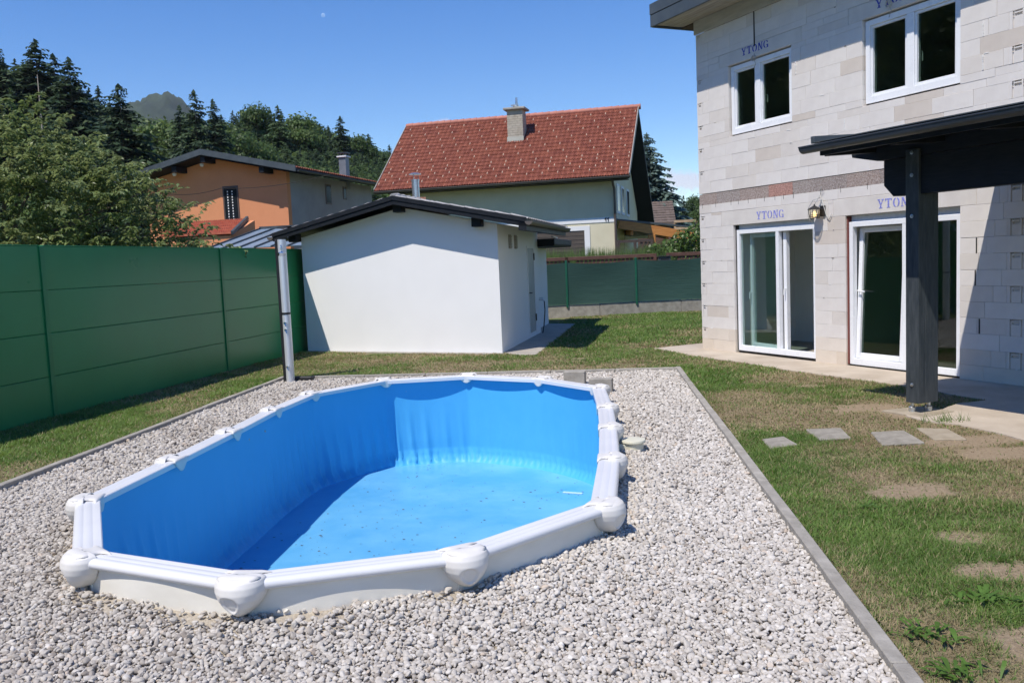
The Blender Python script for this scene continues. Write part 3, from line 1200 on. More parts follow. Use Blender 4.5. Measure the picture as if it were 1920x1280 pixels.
for k in range(46):
    x, z = random.uniform(X0 + 0.1, 3.0), 0.2 * random.randint(1, 26)
    if any(o_[0] - 0.1 < x < o_[1] + 0.1 and o_[2] - 0.05 < z < o_[3] + 0.05 for o_ in BLOCKED) or 2.5 < z < 2.9:
        continue
    mbm.box(x, x + random.uniform(0.02, 0.09), -0.005, 0.002, z - random.uniform(0.002, 0.006), z + random.uniform(0.001, 0.005))
o = mbm.build('mortar_smears', m_mortar, house)
o['kind'] = 'stuff'
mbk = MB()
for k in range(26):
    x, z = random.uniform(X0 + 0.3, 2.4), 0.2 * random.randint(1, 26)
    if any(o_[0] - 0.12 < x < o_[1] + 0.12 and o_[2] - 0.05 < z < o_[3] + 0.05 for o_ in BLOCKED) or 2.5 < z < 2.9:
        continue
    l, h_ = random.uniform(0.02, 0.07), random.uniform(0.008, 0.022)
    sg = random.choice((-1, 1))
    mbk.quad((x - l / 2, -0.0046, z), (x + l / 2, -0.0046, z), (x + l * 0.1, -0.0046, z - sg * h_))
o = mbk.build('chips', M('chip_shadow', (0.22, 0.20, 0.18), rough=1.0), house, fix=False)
o['kind'] = 'stuff'
# nails / tie wires along the band
mbn = MB()
for x in (-3.4, -3.02, -2.6, -2.4, -2.15, -1.75, -1.5, -1.3, -1.08, -0.5, -0.1, 0.4, 0.9):
    zt = 2.60
    mbn.tube([(x, -0.004, zt + 0.03), (x, -0.006, zt - 0.055)], 0.0025, 5)
mbn.build('tie_wires', m_dark, house)
# other outside walls, floors and inner walls (rendered only through the windows)
mbx = MB()
mbx.box(X0, X0 + 0.30, 0.302, 8.7, -0.05, 5.6)
mbx.build('gable_wall', m_block, house)
MB().box(X0, X1, 8.7, 9.0, -0.05, 5.6).build('rear_wall', m_block, house)
MB().box(X1, X1 + 0.3, 0.0, 9.0, -0.05, 5.6).build('side_wall', m_block, house)
MB().box(X0 + 0.31, X1, 0.31, 8.69, -0.06, 0.03).build('floor_slab', m_floor_in, house)
MB().box(X0 + 0.31, X1, 0.31, 8.69, 2.58, 2.80).build('storey_slab', m_plaster_in, house)
MB().box(X0 + 0.31, X1, 0.31, 8.69, 5.42, 5.58).build('attic_slab', m_plaster_in, house)
mbi = MB()
mbi.box(X0 + 0.31, -0.42, 1.9, 2.0, 0.03, 2.58)
mbi.box(-0.42, X1, 4.6, 4.7, 0.03, 2.58)
mbi.box(-0.42, -0.32, 0.31, 4.6, 0.03, 2.58)
mbi.box(X0 + 0.31, X1, 3.6, 3.7, 2.80, 5.42)
mbi.box(-0.6, -0.5, 0.31, 3.6, 2.80, 5.42)
mbi.box(X0 + 0.305, X0 + 0.34, 0.31, 4.6, 0.03, 2.58)
mbi.box(2.6, 2.7, 0.31, 4.6, 0.03, 2.58)
mbi.build('inner_walls', m_plaster_in, house)
idoor = MB().box(-2.05, -1.20, 1.83, 1.89, 0.04, 2.12).build('inner_door', M('inner_door', (0.55, 0.57, 0.60), (0.60, 0.62, 0.65), scale=4, rough=0.5), house, bevel=0.01)
mbj = MB()
mbj.box(-1.92, -1.33, 1.815, 1.83, 1.15, 2.0)
mbj.box(-1.92, -1.33, 1.815, 1.83, 0.2, 1.0)
mbj.build('door_panels', m_plaster_in, idoor)


def window(name, x0, x1, z0, z1, yf, frame=0.07, mull=None, mw_=0.07, sill=0.0, glass=None):
    """outer frame and mullion in one mesh; sashes, panes and handles are its sub-parts"""
    dpt = 0.075
    mb = MB()
    mb.box(x0, x0 + frame, yf, yf + dpt, z0, z1)
    mb.box(x1 - frame, x1, yf, yf + dpt, z0, z1)
    mb.box(x0 + frame, x1 - frame, yf, yf + dpt, z1 - frame, z1)
    mb.box(x0 + frame, x1 - frame, yf, yf + dpt, z0, z0 + frame + sill)
    if mull is not None:
        mb.box(mull - mw_ / 2, mull + mw_ / 2, yf + 0.002, yf + dpt, z0 + frame + sill, z1 - frame)
    return mb.build(name, m_pvc, house, bevel=0.004)


def sash(win, x0, x1, z0, z1, y, w=0.055, d=0.06):
    mb = MB()
    mb.box(x0, x0 + w, y, y + d, z0, z1)
    mb.box(x1 - w, x1, y, y + d, z0, z1)
    mb.box(x0 + w, x1 - w, y, y + d, z1 - w, z1)
    mb.box(x0 + w, x1 - w, y, y + d, z0, z0 + w)
    return mb.build('sash', m_pvc, win, bevel=0.004)


def pane(win, x0, x1, z0, z1, y, mat):
    return MB().box(x0, x1, y, y + 0.006, z0, z1).build('pane', mat, win)


# upper windows
for (ox0, ox1, x0, x1, mull) in ((-2.615, -1.095, -2.60, -1.105, -1.93), (0.315, 1.88, 0.33, 1.868, 1.085)):
    w = window('window', x0, x1, 3.73, 4.855, 0.045, 0.075, mull, 0.115, 0.02)
    for a, b in ((x0 + 0.075, mull - 0.057), (mull + 0.057, x1 - 0.075)):
        s_ = sash(w, a + 0.004, b - 0.004, 3.73 + 0.099, 4.855 - 0.078, 0.068, 0.034)
        pane(w, a + 0.036, b - 0.036, 3.73 + 0.13, 4.855 - 0.11, 0.095, m_glass_dark)
    h = MB().tube([(mull + 0.085, 0.138, 4.27), (mull + 0.085, 0.175, 4.27), (mull + 0.085, 0.178, 4.15)], 0.010, 8).build('handle', m_pvc, w, smooth=True)
    MB().box(x0, x1, 0.06, 0.30, 3.701, 3.728).build('sill_gap', m_dark, w)
# first terrace door: fixed pane left, right leaf swung inwards
w = window('terrace_door', -2.535, -0.655, 0.045, 2.118, 0.05, 0.072, -1.535, 0.07, 0.02)
MB().box(-2.535, -0.655, 0.105, 0.25, 2.121, 2.197).build('shutter_box', m_pvc, w)
pane(w, -2.46, -1.57, 0.14, 2.045, 0.085, m_glass)
MB().box(-2.535, -0.655, 0.06, 0.30, 0.02, 0.043).build('threshold', m_dark, w)
mb = MB()
mb.box(0, 0.065, 0.0, 0.06, 0.12, 2.035)
mb.box(0.765, 0.83, 0.0, 0.06, 0.12, 2.035)
mb.box(0.065, 0.765, 0.0, 0.06, 1.97, 2.035)
mb.box(0.065, 0.765, 0.0, 0.06, 0.12, 0.19)
lf = mb.build('sash', m_pvc, w, bevel=0.004)
lp = MB().box(0.055, 0.775, 0.027, 0.033, 0.18, 1.98).build('pane', m_glass, w)
lh = MB().tube([(0.795, 0.06, 1.05), (0.795, 0.10, 1.05), (0.795, 0.105, 0.94)], 0.010, 8).build('handle', m_pvc, w, smooth=True)
mbh = MB()
for z in (0.3, 0.75, 1.2, 1.65, 1.85):
    mbh.box(0.832, 0.838, 0.012, 0.045, z, z + 0.13)
lk = mbh.build('lock_plates', m_steel, w)
for q in (lf, lp, lh, lk):
    q.location = (-1.50, 0.165, 0)
    q.rotation_euler = (0, 0, rad(176))
mb = MB()
mb.box(-1.478, -1.405, 0.128, 0.20, 0.12, 2.04)
hs_ = mb.build('hinge_stile', m_pvc, w, bevel=0.004)
MB().box(-1.496, -1.482, 0.13, 0.19, 0.14, 2.03).build('rubber_seal', m_dark, w)
MB().tube([(-1.42, 0.128, 1.12), (-1.42, 0.085, 1.12), (-1.42, 0.080, 1.02)], 0.009, 8).build('handle', m_pvc, w, smooth=True)
# plastered inner reveals of the openings
for a, b, c, d, k in OPEN[:2]:
    for x in (a - 0.002, b - 0.010):
        MB().box(x, x + 0.012, 0.128, 0.40, 0.03, 2.198).build('inner_reveal', m_plaster_in, house)
# second terrace door: left leaf tilted, right pane fixed
w = window('terrace_door', 0.0, 1.872, 0.028, 2.104, 0.05, 0.072, 0.985, 0.085, 0.02)
MB().box(0.0, 1.872, 0.105, 0.25, 2.107, 2.197).build('shutter_box', m_pvc, w)
MB().box(0.0, 1.872, 0.06, 0.30, 0.004, 0.026).build('threshold', m_dark, w)
pane(w, 1.02, 1.80, 0.12, 2.03, 0.085, m_glass_mid)
sx0, sx1 = 0.078, 0.94
mb = MB()
ww, dd = 0.075, 0.06
mb.box(sx0, sx0 + ww, 0, dd, 0, 1.895)
mb.box(sx1 - ww, sx1, 0, dd, 0, 1.895)
mb.box(sx0 + ww, sx1 - ww, 0, dd, 1.895 - ww, 1.895)
mb.box(sx0 + ww, sx1 - ww, 0, dd, 0, ww)
tl = mb.build('sash', m_pvc, w, bevel=0.005)
tp = MB().box(sx0 + 0.065, sx1 - 0.065, 0.028, 0.034, 0.065, 1.83).build('pane', m_glass_mid, w)
th = MB().tube([(sx0 + 0.04, 0.0, 0.98), (sx0 + 0.04, -0.045, 0.98), (sx0 + 0.175, -0.05, 0.965)], 0.0105, 8).build('handle', m_pvc, w, smooth=True)
for q in (tl, tp, th):
    q.location = (0, 0.088, 0.128)
    q.rotation_euler = (-rad(2.7), 0, 0)
# a curtain edge and a cable behind the leaf
# roof of the house
mbr = MB()
RX0, RX1, RY0, RY1 = -3.92, 5.8, -0.66, 9.4
MB().box(RX0 + 0.03, RX1 - 0.03, RY0 + 0.03, RY1 - 0.03, 5.86, 6.16).build('roof', m_anth, house)
fs = MB()
fs.box(RX0, RX1, RY0 - 0.012, RY0 + 0.03, 5.80, 6.005)
fs.box(RX0, RX1, RY0 - 0.022, RY0 + 0.03, 6.009, 6.20)
fs.box(RX0 - 0.012, RX0 + 0.03, RY0 + 0.031, RY1, 5.80, 6.19)
fs.build('fascia', m_anth, house, bevel=0.006)
m_soffit = M('soffit_wood', (0.30, 0.265, 0.21), (0.42, 0.38, 0.31), scale=3, detail=9, rough=0.8, stretch=(0.6, 8, 8), objvar=0.06)
for k in range(3):
    MB().box(RX0 + 0.031, RX1, RY0 + 0.032 + 0.215 * k, RY0 + 0.243 + 0.215 * k, 5.838, 5.858).build('soffit_board', m_soffit, house, bevel=0.003)
MB().box(X0 - 0.012, X1, -0.034, -0.003, 5.60, 5.836).build('frieze_board', M('frieze', (0.40, 0.37, 0.33), (0.50, 0.47, 0.425), scale=4, detail=8, rough=0.85, stretch=(0.5, 4, 4)), house, bevel=0.004)
MB().box(RX0 + 0.031, X0 - 0.02, 0.0, RY1 - 0.05, 5.812, 5.857).build('verge_underside', M('brown_wood', (0.06, 0.035, 0.02), (0.10, 0.06, 0.035), scale=4, rough=0.8), house)
MB().tube([(-1.93, -0.008, 5.60), (-1.93, -0.008, 5.05)], 0.009, 6).build('conduit', m_dark, house)

# blue stencil word on the lintels
GL = {
    'Y': [[(0.0, 0.92), (0.36, 0.92), (0.36, 1.0), (0.0, 1.0)], [(0.56, 0.92), (0.86, 0.92), (0.86, 1.0), (0.56, 1.0)], [(0.08, 0.92), (0.27, 0.92), (0.47, 0.50), (0.40, 0.36), (0.34, 0.40)], [(0.64, 0.92), (0.76, 0.92), (0.54, 0.40), (0.45, 0.46)], [(0.34, 0.0), (0.53, 0.0), (0.53, 0.36), (0.34, 0.36)], [(0.22, 0.0), (0.338, 0.0), (0.338, 0.08), (0.22, 0.08)], [(0.532, 0.0), (0.65, 0.0), (0.65, 0.08), (0.532, 0.08)]],
    'T': [[(0.0, 0.90), (0.86, 0.90), (0.86, 1.0), (0.0, 1.0)], [(0.0, 0.72), (0.07, 0.72), (0.12, 0.895), (0.0, 0.895)], [(0.79, 0.72), (0.86, 0.72), (0.86, 0.895), (0.74, 0.895)], [(0.33, 0.085), (0.53, 0.085), (0.53, 0.895), (0.33, 0.895)], [(0.22, 0.0), (0.64, 0.0), (0.64, 0.08), (0.22, 0.08)]],
    'N': [[(0.10, 0.08), (0.20, 0.08), (0.20, 0.98), (0.10, 0.98)], [(0.0, 0.0), (0.32, 0.0), (0.32, 0.075), (0.0, 0.075)], [(0.205, 0.98), (0.36, 0.98), (0.72, 0.0), (0.62, 0.0), (0.205, 0.72)], [(0.68, 0.20), (0.76, 0.0), (0.80, 0.0), (0.80, 0.92), (0.68, 0.92)], [(0.58, 0.925), (0.90, 0.925), (0.90, 1.0), (0.58, 1.0)]],
}


def arc(cx, cy, rx, ry, a0, a1, t, n=12):
    o_ = [(cx + rx * math.cos(a0 + (a1 - a0) * k / n), cy + ry * math.sin(a0 + (a1 - a0) * k / n)) for k in range(n + 1)]
    i_ = [(cx + (rx - t) * math.cos(a0 + (a1 - a0) * k / n), cy + (ry - 0.08) * math.sin(a0 + (a1 - a0) * k / n)) for k in range(n, -1, -1)]
    return o_ + i_


GL['O'] = [arc(0.40, 0.5, 0.40, 0.5, rad(100), rad(260), 0.19), arc(0.46, 0.5, 0.40, 0.5, rad(-80), rad(80), 0.19)]
GL['G'] = [arc(0.42, 0.5, 0.42, 0.5, rad(100), rad(260), 0.19), arc(0.46, 0.5, 0.40, 0.5, rad(25), rad(80), 0.17), [(0.46, 0.0), (0.66, 0.0), (0.66, 0.40), (0.46, 0.40)][0:0] or [(0.64, 0.03), (0.84, 0.0), (0.84, 0.42), (0.64, 0.42)], [(0.50, 0.36), (0.635, 0.36), (0.635, 0.42), (0.50, 0.42)], [(0.48, 0.0), (0.635, 0.03), (0.635, 0.09), (0.48, 0.08)]]


def word(x, z, h, mat, w=0.134):
    mb = MB()
    for k, ch in enumerate('YTONG'):
        for poly in GL[ch]:
            if len(poly) < 3:
                continue
            ar = sum(poly[i][0] * poly[(i + 1) % len(poly)][1] - poly[(i + 1) % len(poly)][0] * poly[i][1] for i in range(len(poly)))
            if ar < 0:
                poly = poly[::-1]
            mb.prism(poly, lambda a, b, d: (x + k * w + a * w * 0.98, d, z + b * h), -0.0045, -0.0012)
    return mb.build('printed_word', mat, house)


def print_mat(name, c, wear):
    m = M(name, c, tuple(a * 0.9 for a in c), scale=30, rough=0.9)
    nt = m.node_tree
    nz = nt.nodes.new('ShaderNodeTexNoise')
    nz.inputs['Scale'].default_value = 38
    nz.inputs['Detail'].default_value = 6
    tc = nt.nodes.new('ShaderNodeTexCoord')
    nt.links.new(tc.outputs['Object'], nz.inputs['Vector'])
    mr = nt.nodes.new('ShaderNodeMapRange')
    mr.inputs['From Min'].default_value = wear - 0.06
    mr.inputs['From Max'].default_value = wear + 0.10
    nt.links.new(nz.outputs['Fac'], mr.inputs['Value'])
    nt.links.new(mr.outputs[0], nt.nodes['Principled BSDF'].inputs['Alpha'])
    return m


m_ink = print_mat('ink_dark', (0.06, 0.075, 0.42), 0.30)
m_ink2 = print_mat('ink_faded', (0.27, 0.29, 0.72), 0.40)
word(-2.255, 4.965, 0.118, m_ink)
word(0.56, 4.965, 0.118, m_ink)
word(-1.955, 2.262, 0.125, m_ink2)
word(0.575, 2.262, 0.125, m_ink2)

# wall lantern hanging on its cable
lam_x = -0.50
lant = thing('wall_lantern', 'small black lantern with a glowing bulb hanging by cables between the terrace doors', 'lantern', (*hw(lam_x, -0.13), 2.20), HROT)
m_iron = M('lantern_iron', (0.015, 0.015, 0.016), rough=0.5)
roof_ = MB().lathe([(0.100, 0.125), (0.105, 0.128), (0.075, 0.150), (0.03, 0.175), (0.012, 0.185), (0.010, 0.205)], 6).build('lantern_roof', m_iron, lant)
mb = MB()
for k in range(6):
    a = k * math.pi / 3
    mb.tube([(0.088 * math.cos(a), 0.088 * math.sin(a), 0.126), (0.070 * math.cos(a), 0.070 * math.sin(a), 0.0)], 0.004, 5)
for z, r_ in ((0.045, 0.078), (0.0, 0.072), (0.022, 0.080)):
    mb.tube([(r_ * math.cos(k * math.pi / 9), r_ * math.sin(k * math.pi / 9), z) for k in range(19)], 0.0035, 5, caps=False)
mb.build('cage', m_iron, lant)
MB().lathe([(0.066, 0.004), (0.082, 0.124)], 6).build('glass', glass_mat('lantern_glass', (0.95, 0.93, 0.86)), lant)
MB().lathe([(0.010, 0.10), (0.016, 0.085), (0.028, 0.055), (0.024, 0.030), (0.010, 0.018)], 12).build('bulb', emit_mat('bulb_glow', (1.0, 0.62, 0.22), 3.0), lant, smooth='all')
MB().box(0.0, 0.10, 0.10, 0.128, 0.02, 0.18).build('wall_plate', m_iron, lant, bevel=0.006)
m_cable = M('grey_cable', (0.42, 0.42, 0.40), (0.5, 0.5, 0.48), scale=5, rough=0.5)
MB().tube([(0.03, 0.09, 0.38), (0.02, 0.07, 0.30), (0.0, 0.03, 0.24), (0.0, 0.0, 0.20)], 0.006, 6).build('cable', m_cable, lant, smooth='all')
MB().tube([(0.03, 0.09, 0.30), (-0.06, 0.03, 0.27), (-0.13, 0.0, 0.15), (-0.13, 0.0, 0.02), (-0.08, 0.02, -0.06)], 0.006, 6).build('cable', m_cable, lant, smooth='all')
MB().tube([(0.03, 0.10, 0.32), (0.09, 0.10, 0.16), (0.14, 0.10, 0.02), (0.19, 0.11, -0.03), (0.23, 0.11, 0.05)], 0.006, 6).build('cable', m_cable, lant, smooth='all')
MB().tube([(0.02, 0.118, 0.46), (0.04, 0.10, 0.44), (0.03, 0.10, 0.38), (0.08, 0.112, 0.40)], 0.004, 5).build('tie_wire', m_steel, lant)
for k, (x, z, lab) in enumerate(((-1.93, 4.86, 'coil of white cable hanging over the smaller upper window near the house corner'), (0.80, 4.97, 'coil of white cable hanging over the larger upper window'))):
    mb = MB()
    pts = []
    for q in range(60):
        a = q * 0.42
        pts.append((0.045 * math.cos(a) + 0.004 * math.sin(q), -0.03 + 0.012 * math.sin(q * 0.9), 0.045 * math.sin(a)))
    mb.tube(pts, 0.0045, 5)
    mb.tube([(0.02, -0.03, -0.04), (0.05, -0.028, -0.10), (0.02, -0.026, -0.15), (0.0, -0.02, -0.18), (0.03, -0.024, -0.12)], 0.0045, 5)
    mb.tube([(0.0, -0.02, 0.04), (0.0, 0.0, 0.08)], 0.0045, 5)
    o = mb.build('cable_coil', m_cable, None, smooth='all')
    p = hw(x, 0.0)
    o.location = (p[0], p[1], z)
    o.rotation_euler = (0, 0, HROT)
    tag(o, lab, 'cable', 'cable coils at the upper windows')

# ------------------------------------------------------------------ patio, dirt, stepping slabs
m_patio = M('patio_concrete', (0.40, 0.335, 0.26), (0.52, 0.45, 0.365), scale=1.8, detail=9, rough=0.93, bump=0.3, bscale=60)
edge = [(1220, 654.5), (1262, 660), (1304, 669), (1380, 679), (1472, 694), (1568, 707), (1640, 717), (1697, 725), (1760, 736), (1800, 744), (1850, 752), (1800, 757), (1775, 764), (1750, 773), (1708, 777), (1697, 781), (1715, 786), (1732, 791), (1789, 797), (1860, 811), (1930, 829)]
pp = [tuple(gr(p)[:2]) for p in edge]
pp += [tuple(hw(7.5, -2.2)), tuple(hw(7.5, 0.001)), tuple(hw(X0, 0.001)), tuple(hw(X0 - 0.01, 0.6)), tuple(hw(X0 - 0.75, 0.55))]
jit = []
for i in range(len(pp)):
    a, b = np.array(pp[i]), np.array(pp[(i + 1) % len(pp)])
    nseg = max(1, int(np.linalg.norm(b - a) / 0.12)) if i < len(edge) - 1 else 1
    for k in range(nseg):
        q = a + (b - a) * k / nseg
        jit.append((q[0] + random.uniform(-0.012, 0.012), q[1] + random.uniform(-0.012, 0.012), 0.012))
PATIO = [(x, y) for x, y, z in jit]
tag(fill_loops('patio', [jit], m_patio, None, 0.05), 'sandy concrete strip along the foot of the block house', 'patio', kind='structure')
SLABS = [[(1429, 822), (1470, 817), (1496, 832), (1444, 839)], [(1511, 804), (1577, 801), (1596, 819), (1537.5, 823)], [(1633, 809), (1695, 806), (1734, 828), (1654, 832)], [(1717.5, 800), (1777.5, 802), (1813, 821), (1751, 821)]]
labs = ['smallest grey stepping slab, nearest the concrete kerb', 'grey stepping slab second from the kerb, set a little back in the grass', 'widest grey stepping slab, between the second slab and the sandy one', 'sand coloured stepping slab half buried beside the pergola foot']
m_slab = M('slab_concrete', (0.23, 0.21, 0.175), (0.33, 0.305, 0.26), scale=10, detail=8, rough=0.9, bump=0.35, bscale=120)
m_slab2 = M('slab_sandy', (0.30, 0.25, 0.18), (0.38, 0.325, 0.245), scale=6, detail=8, rough=0.93, bump=0.35, bscale=90)
SLABP = []
for k, s_ in enumerate(SLABS):
    poly = [gr(p, 0.02)[:2] for p in s_]
    c_ = np.mean(poly, 0)
    loc = [(p[0] - c_[0], p[1] - c_[1]) for p in poly][::-1]
    SLABP.append([tuple(p) for p in poly])
    o = MB().prism(loc, lambda a, b, d: (a, b, d), -0.04, 0.019 if k < 3 else 0.014).build('stepping_slab', m_slab2 if k == 3 else m_slab, None, bevel=0.008)
    o.location = (c_[0], c_[1], 0)
    o.rotation_euler = (random.uniform(-0.008, 0.008), random.uniform(-0.008, 0.008), 0)
    tag(o, labs[k], 'paving slab', 'stepping slabs in the lawn')

# ------------------------------------------------------------------ pergola (carport roof against the house)
perg = thing('pergola', 'black timber pergola with gutter and tin roof against the block house', 'pergola', (HP[0], HP[1], 0), HROT)
o = MB().box(3.155, 3.315, -2.382, -2.285, 0.122, 2.70).build('post', m_post, perg, bevel=0.004)
o = MB().box(3.155, 3.315, -2.283, -2.100, 0.122, 2.70).build('post', m_post, perg, bevel=0.004)
hp = lambda a, b, d: (a, d, b)
MB().prism([(2.85, 2.37), (2.97, 2.25), (7.6, 2.25), (7.6, 2.632), (2.85, 2.632)], hp, -2.35, -2.21).build('beam', m_black, perg, bevel=0.004)
MB().prism([(2.40, 2.785), (2.416, 2.712), (2.76, 2.636), (7.6, 2.636), (7.6, 2.785)], hp, -2.35, -2.19).build('purlin', m_black, perg, bevel=0.004)
for x in (2.70, 3.55, 4.5, 5.4, 6.3, 7.2):
    MB().bar((x, -2.98, 2.765), (x, -0.02, 2.945), 0.09, 0.15).build('rafter', m_black, perg, bevel=0.004)
MB().box(2.55, 7.6, -0.03, -0.002, 2.81, 3.02).build('ledger', m_black, perg)
mb = MB()
mb.quad((2.55, -3.03, 2.852), (7.7, -3.03, 2.852), (7.7, -0.004, 3.035), (2.55, -0.004, 3.035))
mb.quad((2.55, -3.03, 2.842), (2.55, -0.004, 3.025), (7.7, -0.004, 3.025), (7.7, -3.03, 2.842))
mb.quad((2.55, -3.03, 2.842), (7.7, -3.03, 2.842), (7.7, -3.03, 2.852), (2.55, -3.03, 2.852))
mb.build('roof_sheet', m_anth, perg, fix=False)
MB().bar((2.55, -3.035, 2.872), (2.55, -0.01, 3.055), 0.05, 0.075).build('verge_flashing', m_anth, perg, bevel=0.004)
MB().box(2.64, 7.6, -3.02, -2.985, 2.70, 2.84).build('eave_board', m_black, perg)


def gutter_mesh(x0, x1, r_=0.065, t_=0.004):
    mb = MB()
    n = 14
    for rr, flip in ((r_, False), (r_ - t_, True)):
        for k in range(n):
            a0, a1 = math.pi + math.pi * k / n, math.pi + math.pi * (k + 1) / n
            q = [(x0, rr * math.cos(a0), rr * math.sin(a0)), (x1, rr * math.cos(a0), rr * math.sin(a0)), (x1, rr * math.cos(a1), rr * math.sin(a1)), (x0, rr * math.cos(a1), rr * math.sin(a1))]
            mb.quad(*(q if not flip else q[::-1]))
    mb.tube([(x0, -r_, 0.002), (x1, -r_, 0.002)], 0.008, 8)
    endp = [(r_ * math.cos(math.pi + math.pi * k / n), r_ * math.sin(math.pi + math.pi * k / n)) for k in range(n + 1)]
    for xe in (x0, x1):
        mb.prism(endp, lambda a, b, d: (d, a, b), xe, xe + 0.003)
    return mb


m_gut = M('gutter_metal', (0.030, 0.034, 0.038), (0.042, 0.047, 0.052), scale=4, rough=0.38)
gt = gutter_mesh(2.47, 7.6).build('gutter', m_gut, perg, smooth=True, fix=False)
gt.location = (0, -3.085, 2.800)
for x in (2.90, 3.92, 4.9, 5.9):
    mb = MB()
    for k in range(12):
        a0, a1 = math.pi + math.pi * k / 12, math.pi + math.pi * (k + 1) / 12
        mb.quad(*[(x + e, 0.0675 * math.cos(a), 0.0675 * math.sin(a)) for e, a in ((0, a0), (0.03, a0), (0.03, a1), (0, a1))])
    s_ = mb.build('gutter_joint', m_gut, gt, fix=False)
mb_ = MB().lathe([(0.019, 0), (0.019, 0.008), (0.012, 0.010), (0.010, 0.018), (0.002, 0.02)], 12).mesh('bolt', m_steel, smooth=True)
for z in (2.71 - 0.045, 2.44, 2.03, 0.31):
    o = obj('bolt', mb_, perg)
    o.location = (3.235, -2.382, z)
    o.rotation_euler = (rad(90), 0, 0)
for x, y in ((3.19, -2.33), (3.25, -2.16)):
    MB().lathe([(0.034, 0.0), (0.034, 0.055), (0.018, 0.07), (0.018, 0.10), (0.05, 0.112), (0.05, 0.121)], 14, (x, y, 0.012)).build('post_foot', m_steel, perg, smooth=True)
o = MB().prism([(2.95, -2.50), (3.45, -2.47), (3.42, -1.98), (3.02, -2.02)], lambda a, b, d: (a, b, d), -0.05, 0.022).build('footing', m_slab2, perg, bevel=0.008)

# ================================================================== GREEN METAL FENCE (left)
m_green = M('green_paint', (0.018, 0.190, 0.066), (0.022, 0.215, 0.078), scale=0.8, detail=4, rough=0.30, bump=0.04, bscale=3.0, spec=0.28)
m_greend = M('green_post', (0.016, 0.165, 0.058), (0.020, 0.185, 0.068), scale=2, rough=0.38, spec=0.28)
fa, fb_, fc_ = gr((104, 781))[:2], gr((422.2, 695.6))[:2], gr((591.9, 652.5))[:2]
fd = (fc_ - fa) / np.linalg.norm(fc_ - fa)
frot = math.atan2(fd[1], fd[0])
gf = thing('green_metal_fence', 'tall dark green sheet metal fence of wide horizontal boards along the left lawn', 'fence', (fa[0], fa[1], 0), frot)
sA, sB, sC = 0.0, float((fb_ - fa) @ fd), float((fc_ - fa) @ fd)
POSTS = [-9.1, -4.55, sA, sB, sC]
FH = 2.19
pcache = {}
for k in range(len(POSTS) - 1):
    a, b = POSTS[k] + 0.035, POSTS[k + 1] - 0.035
    for q in range(4):
        z0, z1 = -0.03 + q * (FH + 0.03) / 4, -0.03 + (q + 1) * (FH + 0.03) / 4
        o = MB().box(a, b, random.uniform(-0.003, 0.001), 0.035, z0 + 0.0025, z1 - 0.0025).box(a, b, 0.014, 0.030, z1 - 0.002, z1 + (0.012 if q < 3 else -0.001)).build('fence_board', m_green, gf, bevel=0.005)
for s_ in POSTS:
    MB().box(s_ - 0.04, s_ + 0.04, -0.022, 0.05, -0.1, FH + 0.006).build('post', m_greend, gf, bevel=0.004)
for k in range(len(POSTS) - 1):
    MB().box(POSTS[k] + 0.041, POSTS[k + 1] - 0.041, -0.010, 0.045, FH, FH + 0.014).build('top_rail', m_greend, gf, bevel=0.003)

# ------------------------------------------------------------------ solar shower
m_alu = M('brushed_aluminium', (0.70, 0.72, 0.75), (0.76, 0.78, 0.81), scale=3, rough=0.36, metal=0.45, stretch=(8, 8, 0.3))
m_chrome = M('chrome', (0.75, 0.77, 0.79), rough=0.08, metal=1.0)
m_blackpl = M('black_plastic', (0.012, 0.012, 0.014), (0.02, 0.02, 0.022), scale=6, rough=0.45)
sp_ = gr((545, 713.5))[:2]
sh = thing('solar_shower', 'tall silver garden shower column with black back and small round head', 'shower', (sp_[0], sp_[1], 0), rad(-14))
SH = 2.24
front = [(0.062 * math.cos(a) + 0.012, 0.075 * math.sin(a) - 0.02) for a in [rad(-150 + 300 * k / 24) for k in range(25)]]
mb = MB()
for z0, z1 in ((-0.06, 1.06), (1.095, SH)):
    mb.prism(front, lambda a, b, d: (a, b, d), z0, z1)
mb.build('column', m_alu, sh, smooth=True)
MB().prism([(-0.092, -0.062), (-0.050, -0.062), (-0.044, 0.0), (-0.050, 0.05), (-0.085, 0.05), (-0.098, 0.0)], lambda a, b, d: (a, b, d), -0.06, SH - 0.005).build('back_tank', m_blackpl, sh, bevel=0.008)
MB().prism([(x * 1.04 - 0.0, y * 1.05) for x, y in front], lambda a, b, d: (a, b, d), 1.06, 1.095).build('strap', m_blackpl, sh)
MB().tube([(0.03, -0.08, 2.13), (0.055, -0.135, 2.15), (0.075, -0.17, 2.12), (0.088, -0.19, 2.07)], 0.011, 8).build('head_arm', m_chrome, sh, smooth='all')
hd = MB().lathe([(0.012, 0.06), (0.022, 0.035), (0.062, 0.018), (0.070, 0.008), (0.068, 0.0), (0.02, -0.002)], 20).build('shower_head', m_chrome, sh, smooth=True)
hd.location = (0.095, -0.20, 2.0)
hd.rotation_euler = (rad(-22), rad(-10), 0)
for z, l in ((0.93, 0.05), (0.82, 0.04), (0.235, 0.06)):
    MB().tube([(0.03, -0.085, z), (0.034, -0.085 - l, z)], [0.016, 0.020], 10).build('tap', m_chrome, sh, smooth=True)
    MB().tube([(0.034, -0.085 - l, z), (0.06, -0.095 - l, z - 0.05)], 0.008, 8).build('tap_lever', m_chrome, sh, smooth=True)
MB().box(-0.02, 0.33, 0.06, 0.20, -0.05, 0.05).build('foot_plate', m_blackpl, sh, bevel=0.01)

